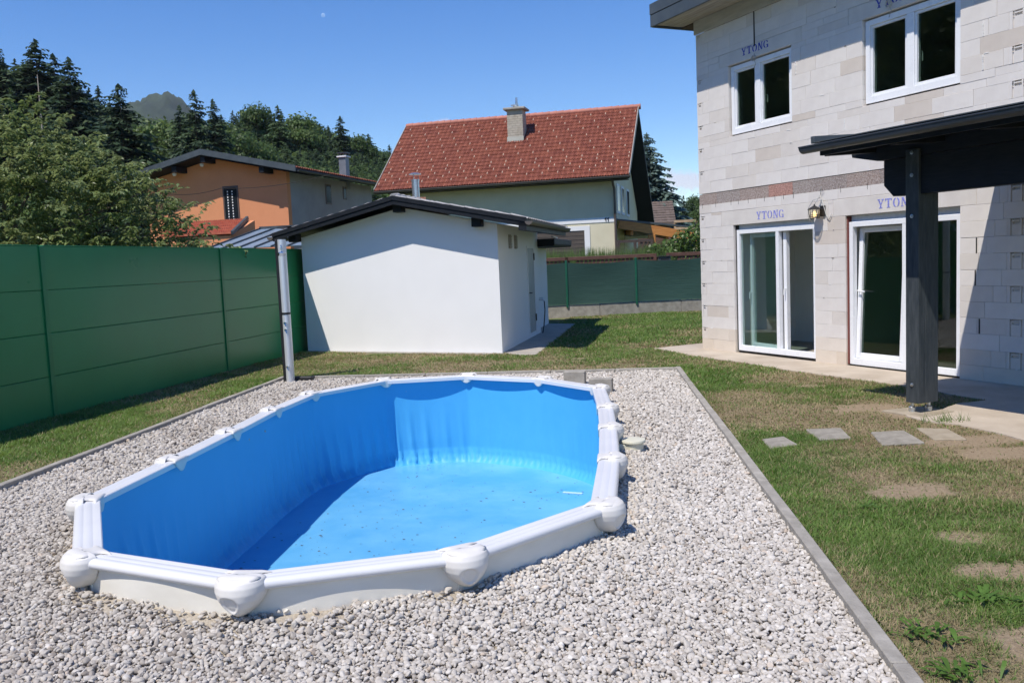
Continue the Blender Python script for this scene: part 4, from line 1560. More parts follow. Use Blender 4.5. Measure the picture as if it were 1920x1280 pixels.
# ------------------------------------------------------------------ white shed
m_render = M('white_render', (0.79, 0.79, 0.785), (0.815, 0.815, 0.81), scale=1.6, detail=9, rough=0.92, bump=0.16, bscale=120)
SB = gr((942.3, 663))[:2]
SA = gr((595.6, 659))[:2]
st_ = (SB - SA) / np.linalg.norm(SB - SA)
ss_ = np.array([math.sin(rad(11.45)), math.cos(rad(11.45))])
shed = thing('white_shed', 'white rendered garden shed with black gable roof at the end of the lawn', 'shed', (SB[0], SB[1], 0))
q3 = lambda a, b, z: (st_[0] * a + ss_[0] * b, st_[1] * a + ss_[1] * b, z)
XL, BK = -4.73, 4.52
gp = [(XL, -0.1), (0, -0.1), (0, 2.46), (-2.15, 2.90), (XL, 2.43)]
MB().prism(gp, lambda a, z, b: q3(a, b, z), 0, BK).build('wall', m_render, shed)
MB().prism([(XL, -0.1), (-0.26, -0.1), (-0.26, 2.05), (XL, 2.05)], lambda a, z, b: q3(a, b, z), BK + 0.002, 7.28).build('annex_wall', m_render, shed)
OV = -0.47
RB = 4.75
RP = [(-5.24, 2.42), (-2.15, 2.985), (0.71, 2.40)]
m_shedtile = M('shed_roof_tile', (0.25, 0.245, 0.24), (0.42, 0.41, 0.40), scale=9, detail=6, rough=0.85)


def slab_along(x0, z0, x1, z1, th, b0, b1, name, mat, par, bev=0.0):
    return MB().prism([(x0, z0), (x1, z1), (x1, z1 + th), (x0, z0 + th)], lambda a, z, b: q3(a, b, z), b0, b1).build(name, mat, par, bevel=bev)


for (xa, za), (xb, zb) in ((RP[0], RP[1]), (RP[1], RP[2])):
    slab_along(xa, za + 0.055, xb, zb + 0.055, 0.05, OV + 0.03, RB, 'roof_deck', m_black, shed)
    slab_along(xa, za - 0.05, xb, zb - 0.05, 0.085, OV, OV + 0.028, 'barge_board', m_black, shed, 0.003)
    slab_along(xa, za + 0.037, xb, zb + 0.037, 0.085, OV - 0.018, OV + 0.028, 'barge_board', m_black, shed, 0.003)
for k in range(5):
    pass
mb = MB()
for (xa, za), (xb, zb) in ((RP[0], RP[1]), (RP[1], RP[2])):
    L_ = math.hypot(xb - xa, zb - za)
    rowsn = int(L_ / 0.30)
    for r_ in range(rowsn):
        t0, t1 = r_ / rowsn, (r_ + 1) / rowsn + 0.012
        up0 = 0.03 if xa < xb and za < zb else 0.055
        up1 = 0.055 if up0 < 0.05 else 0.03
        b = OV + 0.005
        while b < RB:
            for j in range(6):
                h0 = 0.026 * (0.5 - 0.5 * math.cos(2 * math.pi * j / 6))
                h1 = 0.026 * (0.5 - 0.5 * math.cos(2 * math.pi * (j + 1) / 6))
                bb0, bb1 = b + 0.20 * j / 6, b + 0.20 * (j + 1) / 6
                p = lambda t, bb, h, u: q3(xa + (xb - xa) * t, bb, za + (zb - za) * t + 0.104 + h + u)
                mb.quad(p(t0, bb0, h0, up0 - 0.03), p(t0, bb1, h1, up0 - 0.03), p(t1, bb1, h1, up1 - 0.03), p(t1, bb0, h0, up1 - 0.03))
                te = t0 if up0 > up1 else t1
                mb.quad(p(te, bb0, h0, 0.025), p(te, bb1, h1, 0.025), p(te, bb1, 0, -0.01), p(te, bb0, 0, -0.01))
            b += 0.20
o = mb.build('roof_tiles', m_shedtile, shed, fix=False)
o['kind'] = 'stuff'
b = OV
k = 0
while b < RB - 0.1:
    z = RP[1][1] + 0.125
    MB().tube([q3(-2.15, b, z - 0.015), q3(-2.15, min(b + 0.36, RB), z + 0.006)], [0.055, 0.062], 10).build('ridge_tile', m_shedtile, shed, smooth=True)
    b += 0.34
for xx, zz_ in ((-4.82, 2.34), (-2.14, 2.80), (-0.38, 2.42)):
    MB().prism([(xx - 0.10, zz_), (xx + 0.10, zz_), (xx + 0.10, zz_ + 0.17), (xx - 0.10, zz_ + 0.17)], lambda a, z, b: q3(a, b, z), OV + 0.20, 0.0).build('purlin_end', m_black, shed, bevel=0.004)
# gutters on both eaves
ga = math.atan2(ss_[1], ss_[0])
m_shedgut = M('shed_gutter', (0.085, 0.07, 0.06), (0.11, 0.095, 0.085), scale=5, rough=0.5)
for xx, zz_ in ((0.76, 2.45), (-5.29, 2.46)):
    gm = gutter_mesh(OV - 0.03, RB + 0.05, 0.068)
    g_ = gm.build('gutter', m_shedgut, shed, smooth=True, fix=False)
    p = q3(xx, 0, zz_)
    g_.location = p
    g_.rotation_euler = (0, 0, ga)
MB().prism([(0.55, 2.30), (0.71, 2.29), (0.71, 2.42), (0.55, 2.44)], lambda a, z, b: q3(a, b, z), OV, RB).build('eave_board', m_black, shed)
# annex roof
MB().prism([(XL, 2.06), (0.42, 2.06), (0.45, 2.10), (0.45, 2.24), (XL, 2.30)], lambda a, z, b: q3(a, b, z), BK - 0.05, 7.6).build('annex_roof', m_black, shed, bevel=0.01)
MB().bar(q3(0.40, BK - 0.08, 2.29), q3(0.40, 5.2, 2.26), 0.05, 0.02).build('annex_flashing', m_white_pvc, shed)
# door and vents on the shaded side
m_sheddoor = M('shed_door', (0.33, 0.34, 0.34), (0.44, 0.45, 0.45), scale=1.5, rough=0.5)
side = lambda b, z, d: q3(d, b, z)
d0 = 3.05
dr = MB().prism([(d0, 0.12), (d0 + 0.78, 0.12), (d0 + 0.78, 2.02), (d0, 2.02)], side, -0.01, 0.006).build('door', m_sheddoor, shed, bevel=0.003)
mb = MB()
mb.prism([(d0 - 0.05, 0.10), (d0 - 0.001, 0.10), (d0 - 0.001, 2.07), (d0 - 0.05, 2.07)], side, -0.005, 0.014)
mb.prism([(d0 + 0.781, 0.10), (d0 + 0.83, 0.10), (d0 + 0.83, 2.07), (d0 + 0.781, 2.07)], side, -0.005, 0.014)
mb.prism([(d0, 2.021), (d0 + 0.78, 2.021), (d0 + 0.78, 2.07), (d0, 2.07)], side, -0.005, 0.014)
mb.build('door_frame', m_render, dr)
MB().tube([q3(0.006, d0 + 0.07, 1.02), q3(0.06, d0 + 0.07, 1.02), q3(0.06, d0 + 0.20, 1.02)], 0.011, 8).build('handle', m_blackpl, dr, smooth=True)
mb = MB()
for z in (0.35, 1.75):
    mb.prism([(d0 + 0.76, z), (d0 + 0.84, z), (d0 + 0.84, z + 0.16), (d0 + 0.76, z + 0.16)], side, 0.015, 0.03)
mb.build('hinges', m_blackpl, dr)
for b in (1.02, 1.62):
    mb = MB()
    for q in range(5):
        mb.prism([(b, 2.02 + 0.05 * q), (b + 0.22, 2.02 + 0.05 * q), (b + 0.22, 2.055 + 0.05 * q), (b, 2.055 + 0.05 * q)], side, 0.0, 0.035)
    mb.prism([(b - 0.01, 2.0), (b + 0.23, 2.0), (b + 0.23, 2.28), (b - 0.01, 2.28)], side, 0.001, 0.018)
    mb.build('vent', m_conc, shed, bevel=0.002)
# tap and hose
tp = thing('garden_tap', 'brass tap with a dark hose hanging on the shaded side of the white shed', 'tap', q3(0.0, BK - 0.12, 0.80) and (SB[0] + q3(0.0, BK - 0.12, 0)[0], SB[1] + q3(0.0, BK - 0.12, 0)[1], 0.80))
e_ = Vector((st_[0], st_[1], 0))
MB().tube([(0, 0, 0), tuple(e_ * 0.10), tuple(e_ * 0.14 + Vector((0, 0, -0.04)))], 0.014, 8).build('spout', m_steel, tp, smooth=True)
MB().tube([tuple(e_ * 0.06 + Vector((-0.05, 0, 0.04))), tuple(e_ * 0.06 + Vector((0.05, 0, 0.04)))], 0.009, 8).build('tap_handle', m_steel, tp, smooth=True)
MB().tube([tuple(e_ * 0.14 + Vector((0, 0, -0.03))), tuple(e_ * 0.15 + Vector((0, 0, -0.25))), tuple(e_ * 0.11 + Vector((0, -0.02, -0.6))), tuple(e_ * 0.10 + Vector((-0.03, -0.05, -0.79)))], 0.013, 8).build('hose', m_blackpl, tp, smooth='all')
# flue on a brick stub
fa_, fb2 = -2.30, 1.5
zr = RP[1][1] + 0.11
fl_ = thing('shed_flue', 'shiny steel stove pipe with rain hat on a brick stub on the shed roof', 'chimney', (SB[0] + q3(fa_, fb2, 0)[0], SB[1] + q3(fa_, fb2, 0)[1], zr - 0.05), 0.1)
m_brick = M('red_brick', (0.30, 0.13, 0.08), (0.42, 0.22, 0.15), scale=6, rough=0.9, objvar=0.1)
for r_ in range(2):
    for k in range(2):
        MB().box(-0.21 + 0.212 * k, -0.002 + 0.212 * k, -0.2, 0.2, 0.075 * r_, 0.075 * r_ + 0.069).build('brick', m_brick, fl_, bevel=0.004)
MB().lathe([(0.080, 0.145), (0.080, 0.50), (0.088, 0.502), (0.088, 0.54), (0.07, 0.54)], 20).build('pipe', m_steel, fl_, smooth=True)
MB().lathe([(0.13, 0.645), (0.140, 0.65), (0.08, 0.675), (0.01, 0.685)], 20).build('rain_hat', m_steel, fl_, smooth=True)
mb = MB()
for k in range(3):
    a = k * 2.094
    mb.tube([(0.07 * math.cos(a), 0.07 * math.sin(a), 0.53), (0.06 * math.cos(a), 0.06 * math.sin(a), 0.66)], 0.006, 5)
mb.build('struts', m_steel, fl_)
# concrete apron
ap = [tuple(gr(p)[:2]) for p in ((945, 663), (985, 667), (1006, 665.5), (1024, 652), (1080, 607.5))] + [tuple(SB + np.array(q3(-0.3, 7.3, 0)[:2])), tuple(SB + np.array(q3(-0.3, 0.2, 0)[:2]))]
tag(fill_loops('shed_apron', [[(x, y, 0.014) for x, y in ap]], M('apron_concrete', (0.34, 0.31, 0.265), (0.43, 0.395, 0.345), scale=3, detail=9, rough=0.92, bump=0.3, bscale=80), None, 0.05), 'flat concrete apron along the shaded side of the white shed', 'apron', kind='structure')
APRON = ap
MB().prism([(XL, -0.05), (0.04, -0.05), (0.04, 0.018), (XL, 0.018)], lambda a, z, b: q3(a, b, z), -0.14, -0.002).build('foundation', m_conc, shed, bevel=0.004)

# ------------------------------------------------------------------ netted boundary fence behind the shed
na, nb2 = gr((1030, 597))[:2], gr((1316, 583))[:2]
nd = (nb2 - na) / np.linalg.norm(nb2 - na)
nrot = math.atan2(nd[1], nd[0])
m_net = M('shade_net', (0.016, 0.056, 0.046), (0.028, 0.080, 0.066), scale=14, detail=8, rough=0.75, stretch=(0.25, 1, 7), bump=0.4, bscale=9)
m_netpost = M('net_post', (0.010, 0.10, 0.06), (0.015, 0.12, 0.07), scale=5, rough=0.45)
nf = thing('net_fence', 'dark green shade net on green posts above a low concrete wall', 'fence', (na[0], na[1], 0), nrot)
plinth = m_conc
xp = [-6.2, -4.3, -2.6, float((at_y((1064, 560), na[1])[0] - na[0])), float(at_y((1197, 560), na[1])[0] - na[0]), 4.9, 7.1, 9.3]
for a, b in zip([-7, -4, -1.0, 1.55, 4.05], [-4, -1.0, 1.55, 4.05, 9.8]):
    MB().box(a + 0.004, b - 0.004, 0.02, 0.24, -0.1, 0.36 + random.uniform(-0.005, 0.005)).build('base_wall', m_conc, nf, bevel=0.012)
for x in xp:
    MB().box(x - 0.03, x + 0.03, -0.02, 0.03, 0.3, 1.70).build('post', m_netpost, nf, bevel=0.005)
for a, b in zip(xp[:-1], xp[1:]):
    nx, nz = 26, 14
    v, f = [], []
    for i in range(nx + 1):
        for k in range(nz + 1):
            u, w_ = i / nx, k / nz
            top = 1.64 - 0.07 * math.sin(math.pi * u) ** 0.8
            z = 0.38 + (top - 0.38) * w_
            y = 0.0 + 0.05 * math.sin(math.pi * u) * math.sin(math.pi * w_) + 0.012 * math.sin(z * 42 + 3 * vnoise(u * 3, 0.0, 3)) * (1 - w_) ** 1.5 * math.sin(math.pi * u)
            v.append((a + (b - a) * u, y, z))
    for i in range(nx):
        for k in range(nz):
            q = i * (nz + 1) + k
            f.append((q, q + nz + 1, q + nz + 2, q + 1))
    me = bpy.data.meshes.new('net')
    me.from_pydata(v, [], f)
    me.polygons.foreach_set('use_smooth', [True] * len(f))
    me.materials.append(m_net)
    obj('net', me, nf)
# brown wooden garden fence across the lane
m_brownw = M('brown_fence', (0.085, 0.038, 0.026), (0.14, 0.07, 0.05), scale=4, detail=8, rough=0.7, stretch=(1, 1, 6))
wf = thing('wooden_fence', 'reddish brown wooden fence just showing above the shade net', 'fence', (*at_y((1000, 480), 29.6)[:2], 0), rad(2.5))
for a, b in ((-3.0, 1.1), (1.1, 4.1), (4.55, 9.0)):
    MB().box(a + 0.02, b - 0.02, -0.05, 0.06, 1.68, 1.80).build('top_rail', m_brownw, wf, bevel=0.01)
    mb = MB()
    x = a + 0.05
    while x < b - 0.25:
        mb.bar((x, 0, 0.6), (x + 0.35, 0, 1.68), 0.10, 0.03, (0, 1, 0))
        x += 0.14
    mb.build('slats', m_brownw, wf)
    for x in (a, b):
        MB().box(x - 0.05, x + 0.05, -0.06, 0.07, 0, 1.80).build('post', m_brownw, wf, bevel=0.006)
bx = thing('letter_boxes', 'grey metal letter box set in the gap of the brown wooden fence', 'letter box', (*at_y((1245, 480), 29.6)[:2], 1.36), rad(2.5))
MB().box(-0.2, 0.2, -0.12, 0.12, 0.0, 0.32).build('case', m_anth, bx, bevel=0.01)
MB().box(-0.23, 0.23, -0.16, 0.14, 0.325, 0.35).build('lid', m_gut, bx, bevel=0.005)
MB().box(-0.14, 0.14, -0.126, -0.121, 0.22, 0.26).build('slot', m_dark, bx)


# ------------------------------------------------------------------ houses behind
def loc_on(Q, rz, p, axis, val):
    c, s = math.cos(-rz), math.sin(-rz)
    Rm = np.array([[c, -s, 0], [s, c, 0], [0, 0, 1]])
    o_ = Rm @ (np.array([0, 0, HC]) - np.array([Q[0], Q[1], 0]))
    d = Rm @ ray(p)
    return o_ + d * ((val - o_[axis]) / d[axis])


m_cream = M('cream_render', (0.60, 0.555, 0.40), (0.66, 0.61, 0.45), scale=1.5, detail=8, rough=0.92, bump=0.1, bscale=60)
m_bandw = M('white_band', (0.74, 0.75, 0.76), (0.78, 0.79, 0.80), scale=2, rough=0.9)
m_rtile = M('red_roof_tile', (0.175, 0.048, 0.028), (0.28, 0.088, 0.048), scale=3.2, detail=9, rough=0.7, bump=0.1, bscale=50)
m_rtile2 = M('ridge_red', (0.36, 0.12, 0.08), (0.46, 0.18, 0.13), scale=4, detail=8, rough=0.7, objvar=0.1)
m_pale = M('pale_mark', (0.50, 0.36, 0.27), rough=0.9)
RQ = at_y((1153, 460), 35)[:2]
RRZ = rad(-14.5)
rh = thing('red_roofed_house', 'cream house with steep red tiled roof and pale brick chimney behind the shed', 'house', (RQ[0], RQ[1], 0), RRZ)
WX0 = -9.2
RE, RZ = (-0.70, 4.87), (3.45, 8.02)
rb = loc_on(RQ, RRZ, (1207, 412), 0, 0.73)
rb_y, rb_z = rb[1], rb[2]
slope = (RZ[1] - RE[1]) / (RZ[0] - RE[0])
rear_y = RZ[0] + (RZ[1] - 3.6) / slope
wall_poly = [(0, 0.2), (rear_y - 0.8, 0.2), (rear_y - 0.8, 3.6 + 0.25), (RZ[0], RZ[1] - 0.3), (0, RE[1] + 0.7 * slope - 0.3)]
MB().prism(wall_poly, lambda y, z, x: (x, y, z), WX0, 0.0).build('wall', m_cream, rh)
MB().box(WX0 - 0.02, 0.02, -0.022, -0.001, 3.12, 3.31).build('string_band', m_bandw, rh)
VX0, VX1 = -9.78, 0.73
dz = 0.16
MB().prism([(RE[0], RE[1] - dz), (RZ[0], RZ[1] - dz), (RZ[0], RZ[1] - 0.03), (RE[0], RE[1] - 0.03)], lambda y, z, x: (x, y, z), VX0, VX1).build('roof_slab', m_black, rh)
MB().prism([(RZ[0] + 0.002, RZ[1] - dz), (rear_y + 0.4, 3.3 - dz), (rear_y + 0.4, 3.3), (RZ[0] + 0.002, RZ[1] - 0.03)], lambda y, z, x: (x, y, z), VX0, VX1).build('rear_roof', m_black, rh)
# tiles, joined (each under ten pixels)
mb = MB()
ncol, nrow = 50, 19
tw, tl_ = (VX1 - VX0) / ncol, 1.0 / nrow
sy, sz = RZ[0] - RE[0], RZ[1] - RE[1]
nl = math.hypot(sy, sz)
ny, nz_ = -sz / nl, sy / nl
for r_ in range(nrow):
    for c_ in range(ncol):
        wob = random.uniform(-0.006, 0.006)
        prof = [(0.0, 0.0), (0.16, 0.040), (0.34, 0.012), (0.50, 0.002), (0.66, 0.040), (0.84, 0.012), (0.97, -0.01)]
        P = []
        for t, lift in ((r_ * tl_ - 0.01, 0.032), ((r_ + 1) * tl_, 0.006)):
            P.append([(VX0 + (c_ + u) * tw, RE[0] + sy * t + ny * (h + lift + wob), RE[1] + sz * t + nz_ * (h + lift + wob)) for u, h in prof])
        for k in range(6):
            mb.quad(P[0][k], P[0][k + 1], P[1][k + 1], P[1][k])
        for k in (0, 1, 3, 4):
            a, b = P[0][k], P[0][k + 1]
            mb.quad((a[0], a[1] - ny * 0.03, a[2] - nz_ * 0.03), (b[0], b[1] - ny * 0.03, b[2] - nz_ * 0.03), b, a)
o = mb.build('roof_tiles', m_rtile, rh, fix=False)
o['kind'] = 'stuff'
mb = MB()
for r_ in range(1, nrow - 1):
    for c_ in range(ncol):
        if (c_ * 1 + r_ * 3 + (r_ // 2)) % 3 == 0 and r_ % 2 == 1 or (r_ in (2, 4) and c_ % 3 == 1):
            t = (r_ + 0.25) * tl_
            x = VX0 + (c_ + 0.5) * tw
            y, z = RE[0] + sy * t, RE[1] + sz * t
            mb.bar((x, y + ny * 0.055, z + nz_ * 0.055), (x, y + sy / nl * 0.11 + ny * 0.075, z + sz / nl * 0.11 + nz_ * 0.065), 0.03, 0.03)
o = mb.build('snow_guards', m_pale, rh)
o['kind'] = 'stuff'
rt_m = MB().tube([(0, 0, 0), (0.33, 0, 0.012)], [0.105, 0.118], 12).mesh('ridge_tile', m_rtile2, smooth=True)
x = VX0
while x < VX1 - 0.2:
    o = obj('ridge_tile', rt_m, rh)
    o.location = (x, RZ[0], RZ[1] + 0.02)
    x += 0.302
for xx in (VX0, VX1):
    MB().bar((xx, RE[0], RE[1] - 0.03), (xx, RZ[0], RZ[1] - 0.02), 0.03, 0.20).build('verge_board', M('verge_grey', (0.28, 0.26, 0.23), (0.36, 0.34, 0.31), scale=4, rough=0.8), rh)
g_ = gutter_mesh(VX0, VX1 + 0.05, 0.075).build('gutter', m_shedgut, rh, smooth=True, fix=False)
g_.location = (0, RE[0] - 0.09, RE[1] - 0.06)
MB().box(WX0, VX1 - 0.1, RE[0] + 0.05, -0.002, RE[1] - 0.16, RE[1] - 0.13).build('soffit', M('dark_soffit', (0.05, 0.04, 0.03), rough=0.8), rh)
MB().tube([(0.06, -0.62, 4.72), (0.06, -0.45, 4.55), (0.06, -0.08, 4.40), (0.06, -0.08, 0.5)], 0.05, 10).build('downpipe', M('brown_pipe', (0.08, 0.06, 0.05), (0.11, 0.085, 0.07), scale=4, rough=0.5), rh, smooth=True)
# chimney
cb = None
for y in np.arange(0.5, 3.4, 0.02):
    p = loc_on(RQ, RRZ, (967, 266), 1, y)
    if p[2] <= RE[1] + slope * (y - RE[0]):
        cb = p
        break
ctop = loc_on(RQ, RRZ, (967, 206), 1, cb[1])
cx, cy = cb[0], cb[1]
m_chbrick = M('chimney_brick', (0.40, 0.355, 0.285), (0.50, 0.455, 0.375), scale=6, rough=0.9, bump=0.2)
ch = MB().box(cx - 0.33, cx + 0.33, cy, cy + 0.62, cb[2] - 0.5, ctop[2]).build('chimney', m_chbrick, rh)
mb = MB()
nb_ = int((ctop[2] - cb[2]) / 0.095)
for r_ in range(nb_):
    z = cb[2] + 0.095 * r_
    for k in range(-1, 4):
        a = cx - 0.336 + 0.235 * k + (0.117 if r_ % 2 else 0)
        x0_, x1_ = max(a, cx - 0.336), min(a + 0.222, cx + 0.336)
        if x1_ - x0_ > 0.03:
            mb.box(x0_, x1_, cy - 0.014, cy - 0.001, z, z + 0.082)
        y0_, y1_ = max(cy + a - cx + 0.336 - 0.014, cy), min(cy + a - cx + 0.336 + 0.208, cy + 0.62)
        if y1_ - y0_ > 0.03:
            mb.box(cx + 0.331, cx + 0.345, y0_, y1_, z, z + 0.082)
o = mb.build('chimney_bricks', m_chbrick, ch)
o['kind'] = 'stuff'
MB().box(cx - 0.47, cx + 0.47, cy - 0.14, cy + 0.76, ctop[2] + 0.002, ctop[2] + 0.10).build('chimney_slab', m_conc, ch, bevel=0.02)
MB().prism([(cy - 0.06, cb[2] - 0.42), (cy - 0.02, cb[2] - 0.42), (cy - 0.02, cb[2] + 0.22), (cy - 0.06, cb[2] + 0.05)], lambda y, z, x: (x, y, z), cx - 0.36, cx + 0.36).build('lead_apron', M('lead_grey', (0.26, 0.26, 0.22), (0.33, 0.33, 0.29), scale=3, rough=0.6), ch)
mb = MB()
mb.lathe([(0.13, 0.0), (0.14, 0.10), (0.06, 0.13)], 12, (cx, cy + 0.3, ctop[2] + 0.101))
mb.bar((cx - 0.22, cy + 0.3, ctop[2] + 0.24), (cx + 0.10, cy + 0.3, ctop[2] + 0.27), 0.10, 0.05)
mb.tube([(cx + 0.03, cy + 0.3, ctop[2] + 0.2), (cx + 0.03, cy + 0.3, ctop[2] + 0.55)], [0.06, 0.045], 8)
mb.build('chimney_cowl', m_steel, ch)
# garage door and number
gx1 = loc_on(RQ, RRZ, (1096, 440), 1, 0)[0]
MB().box(-4.2, gx1, -0.004, 0.05, 0.3, 2.84).build('garage_door', M('brown_door', (0.07, 0.055, 0.045), (0.10, 0.08, 0.066), scale=2, rough=0.6, stretch=(1, 1, 12)), rh)
gdoor = rh.children[-1]
mb = MB()
for k in range(15):
    mb.box(-4.19, gx1 - 0.01, -0.014, -0.005, 0.40 + 0.16 * k, 0.535 + 0.16 * k)
mb.build('door_slats', MATS['brown_door'], gdoor)
mb = MB()
mb.box(gx1 + 0.001, gx1 + 0.22, -0.03, -0.001, 0.3, 3.02)
mb.box(-4.2, gx1, -0.03, -0.001, 2.842, 3.02)
mb.build('garage_frame', m_bandw, rh)
nx_ = loc_on(RQ, RRZ, (1134, 410), 1, 0)
for k in range(2):
    x0_ = nx_[0] + 0.005 + 0.095 * k
    poly = [(0.028, 0.0), (0.058, 0.0), (0.058, 0.12), (0.078, 0.125), (0.078, 0.15), (0.03, 0.15), (-0.005, 0.125), (-0.005, 0.085), (0.028, 0.10)]
    MB().prism(poly, lambda a, b, d: (x0_ + a, d, 3.145 + b), -0.040, -0.0225).build('house_number', m_dark, rh)
# gable windows
for y0_ in (0.9, 2.4, 4.2):
    wv = MB().prism([(y0_, 3.5), (y0_ + 0.9, 3.5), (y0_ + 0.9, 4.7), (y0_, 4.7)], lambda y, z, x: (x, y, z), 0.001, 0.03).build('window', m_bandw, rh)
    MB().prism([(y0_ + 0.1, 3.6), (y0_ + 0.8, 3.6), (y0_ + 0.8, 4.6), (y0_ + 0.1, 4.6)], lambda y, z, x: (x, y, z), 0.031, 0.036).build('pane', M('dark_pane', (0.015, 0.02, 0.025), rough=0.12, spec=0.12), wv)

# carport, pavilion, trellis to the right of the cream house
m_orangew = M('orange_timber', (0.42, 0.16, 0.035), (0.56, 0.24, 0.06), scale=3, detail=7, rough=0.6, stretch=(1, 6, 6))
cp = thing('timber_carport', 'orange timber carport roof sloping down beside the cream house', 'carport', (*at_y((1158, 470), 35.5)[:2], 0), rad(-3))
cl = lambda p, y=0: loc_on(cp.location, rad(-3), p, 1, y)
a, b = cl((1160, 420)), cl((1316, 446))
MB().bar(a, b, 0.14, 0.34).build('beam', m_orangew, cp)
a2, b2 = cl((1156, 410), -0.10), cl((1318, 426), -0.10)
mb = MB()
mb.quad(tuple(a2), tuple(b2), (b2[0], 4.5, b2[2] + 0.15), (a2[0], 4.5, a2[2] + 0.15))
mb.quad(tuple(a2 + np.array([0, 0, -0.06])), tuple(b2 + np.array([0, 0, -0.06])), tuple(b2), tuple(a2))
mb.build('roof_sheet', m_anth, cp, fix=False)
pa = cl((1222, 440))
MB().box(pa[0] - 0.14, pa[0] + 0.14, -0.08, 0.08, 0.2, pa[2]).build('post', m_orangew, cp, bevel=0.01)
for x in (0.6, 2.0, 3.2):
    MB().bar((x, 0.05, 2.75 - 0.15 * x), (x, 4.4, 2.95 - 0.15 * x), 0.1, 0.18).build('rafter', m_orangew, cp)
pv = thing('garden_pavilion', 'pale hipped fabric pavilion roof under the orange carport', 'pavilion', (*at_y((1196, 470), 38.5)[:2], 0), rad(-5))
pl_ = lambda p: loc_on(pv.location, rad(-5), p, 1, 0)
e0, e1, tpz = pl_((1168, 443))[0], pl_((1222, 443))[0], pl_((1196, 431))[2]
ez = pl_((1196, 443))[2]
w_ = (e1 - e0) / 2
mb = MB()
cxm = (e0 + e1) / 2
ring = [(cxm - w_, -w_ * 0.8), (cxm + w_, -w_ * 0.8), (cxm + w_, w_ * 0.8), (cxm - w_, w_ * 0.8)]
ring2 = [(cxm - w_ * 0.35, -w_ * 0.28), (cxm + w_ * 0.35, -w_ * 0.28), (cxm + w_ * 0.35, w_ * 0.28), (cxm - w_ * 0.35, w_ * 0.28)]
for k in range(4):
    j = (k + 1) % 4
    mb.quad((*ring[k], ez), (*ring[j], ez), (*ring2[j], tpz), (*ring2[k], tpz))
    mb.quad((*ring[k], ez - 0.1), (*ring[j], ez - 0.1), (*ring[j], ez), (*ring[k], ez))
    mb.quad((*ring2[k], tpz), (*ring2[j], tpz), (cxm, 0, tpz + 0.12), (cxm, 0, tpz + 0.12))
mb.build('canopy', m_bandw, pv, fix=True)
for x, y in ring:
    MB().box(x * 0.98 - 0.04, x * 0.98 + 0.04, y - 0.04, y + 0.04, 0, ez - 0.05).build('leg', m_anth, pv)
tr_ = thing('brown_trellis', 'dark brown diagonal board screen below the pavilion', 'trellis', (*at_y((1160, 470), 33.5)[:2], 0), 0)
tw_ = at_y((1222, 470), 33.5)[0] - at_y((1160, 470), 33.5)[0]
m_tre = M('trellis_brown', (0.055, 0.038, 0.032), (0.09, 0.066, 0.056), scale=5, rough=0.8)
mb = MB()
x = 0.0
while x < tw_ - 0.05:
    mb.bar((x, 0, 0.8), (min(x + 0.9, tw_), 0, 0.8 + 1.45 * min(1, (tw_ - x) / 0.9)), 0.11, 0.03, (0, 1, 0))
    x += 0.17
mb.build('boards', m_tre, tr_)
MB().box(0, tw_, -0.04, 0.04, 2.26, 2.36).build('top_rail', m_tre, tr_)
for x in (0, tw_ / 2, tw_):
    MB().box(x - 0.05, x + 0.05, -0.05, 0.05, 0, 2.36).build('post', m_tre, tr_)
MB().box(-0.02, tw_, 0.35, 0.38, 0.3, 1.6).build('back_panel', m_tre, tr_)

# brown roofed cottage
BQ = at_y((1238, 460), 56)[:2]
bh = thing('brown_roofed_cottage', 'small cottage with a grey brown tiled roof right of the red roofed house', 'house', (BQ[0], BQ[1], 0), rad(-6))
bl = lambda p, y=0: loc_on(BQ, rad(-6), p, 1, y)
x0_, x1_ = bl((1200, 418))[0], bl((1268, 418))[0]
ez, rz_ = bl((1238, 419))[2], bl((1238, 378), 2.2)[2]
m_brt = M('brown_roof_tile', (0.10, 0.075, 0.062), (0.17, 0.13, 0.11), scale=4, rough=0.85)
MB().prism([(0.3, 0), (5.2, 0), (5.2, ez + 0.3), (2.4, rz_ - 0.2), (0.3, ez + 0.2)], lambda y, z, x: (x, y, z), x0_ - 3, x1_ - 0.35).build('wall', m_brownw, bh)
MB().prism([(0, ez - 0.1), (2.4, rz_ - 0.1), (5.5, ez - 0.1), (5.5, ez), (2.4, rz_), (0, ez)], lambda y, z, x: (x, y, z), x0_ - 3.3, x1_).build('roof', m_brt, bh)
mb = MB()
for r_ in range(9):
    for c_ in range(16):
        t0, t1 = r_ / 9, (r_ + 1) / 9
        a_, b_ = x0_ - 2.2 + (x1_ - x0_ + 2.2) * c_ / 16, x0_ - 2.2 + (x1_ - x0_ + 2.2) * (c_ + 0.93) / 16
        f0 = lambda t, l: (2.4 * t, ez + (rz_ - ez) * t + l)
        y0_, z0_ = f0(t0, 0.09)
        y1_, z1_ = f0(t1, 0.02)
        mb.quad((a_, y0_, z0_), (b_, y0_, z0_), (b_, y1_, z1_), (a_, y1_, z1_))
        mb.quad((a_, y0_, z0_ - 0.08), (b_, y0_, z0_ - 0.08), (b_, y0_, z0_), (a_, y0_, z0_))
o = mb.build('roof_tiles', m_brt, bh, fix=False)
o['kind'] = 'stuff'
crt = thing('timber_crate', 'open pale timber frame standing between the cottage and the block house', 'frame', (*at_y((1288, 460), 44)[:2], 0))
ctz = at_y((1288, 412), 44)[2]
for z in (ctz, ctz - 0.35):
    MB().box(-0.6, 0.55, -0.05, 0.05, z - 0.12, z).build('plank', M('pale_timber', (0.42, 0.28, 0.17), (0.55, 0.40, 0.26), scale=4, rough=0.8), crt)
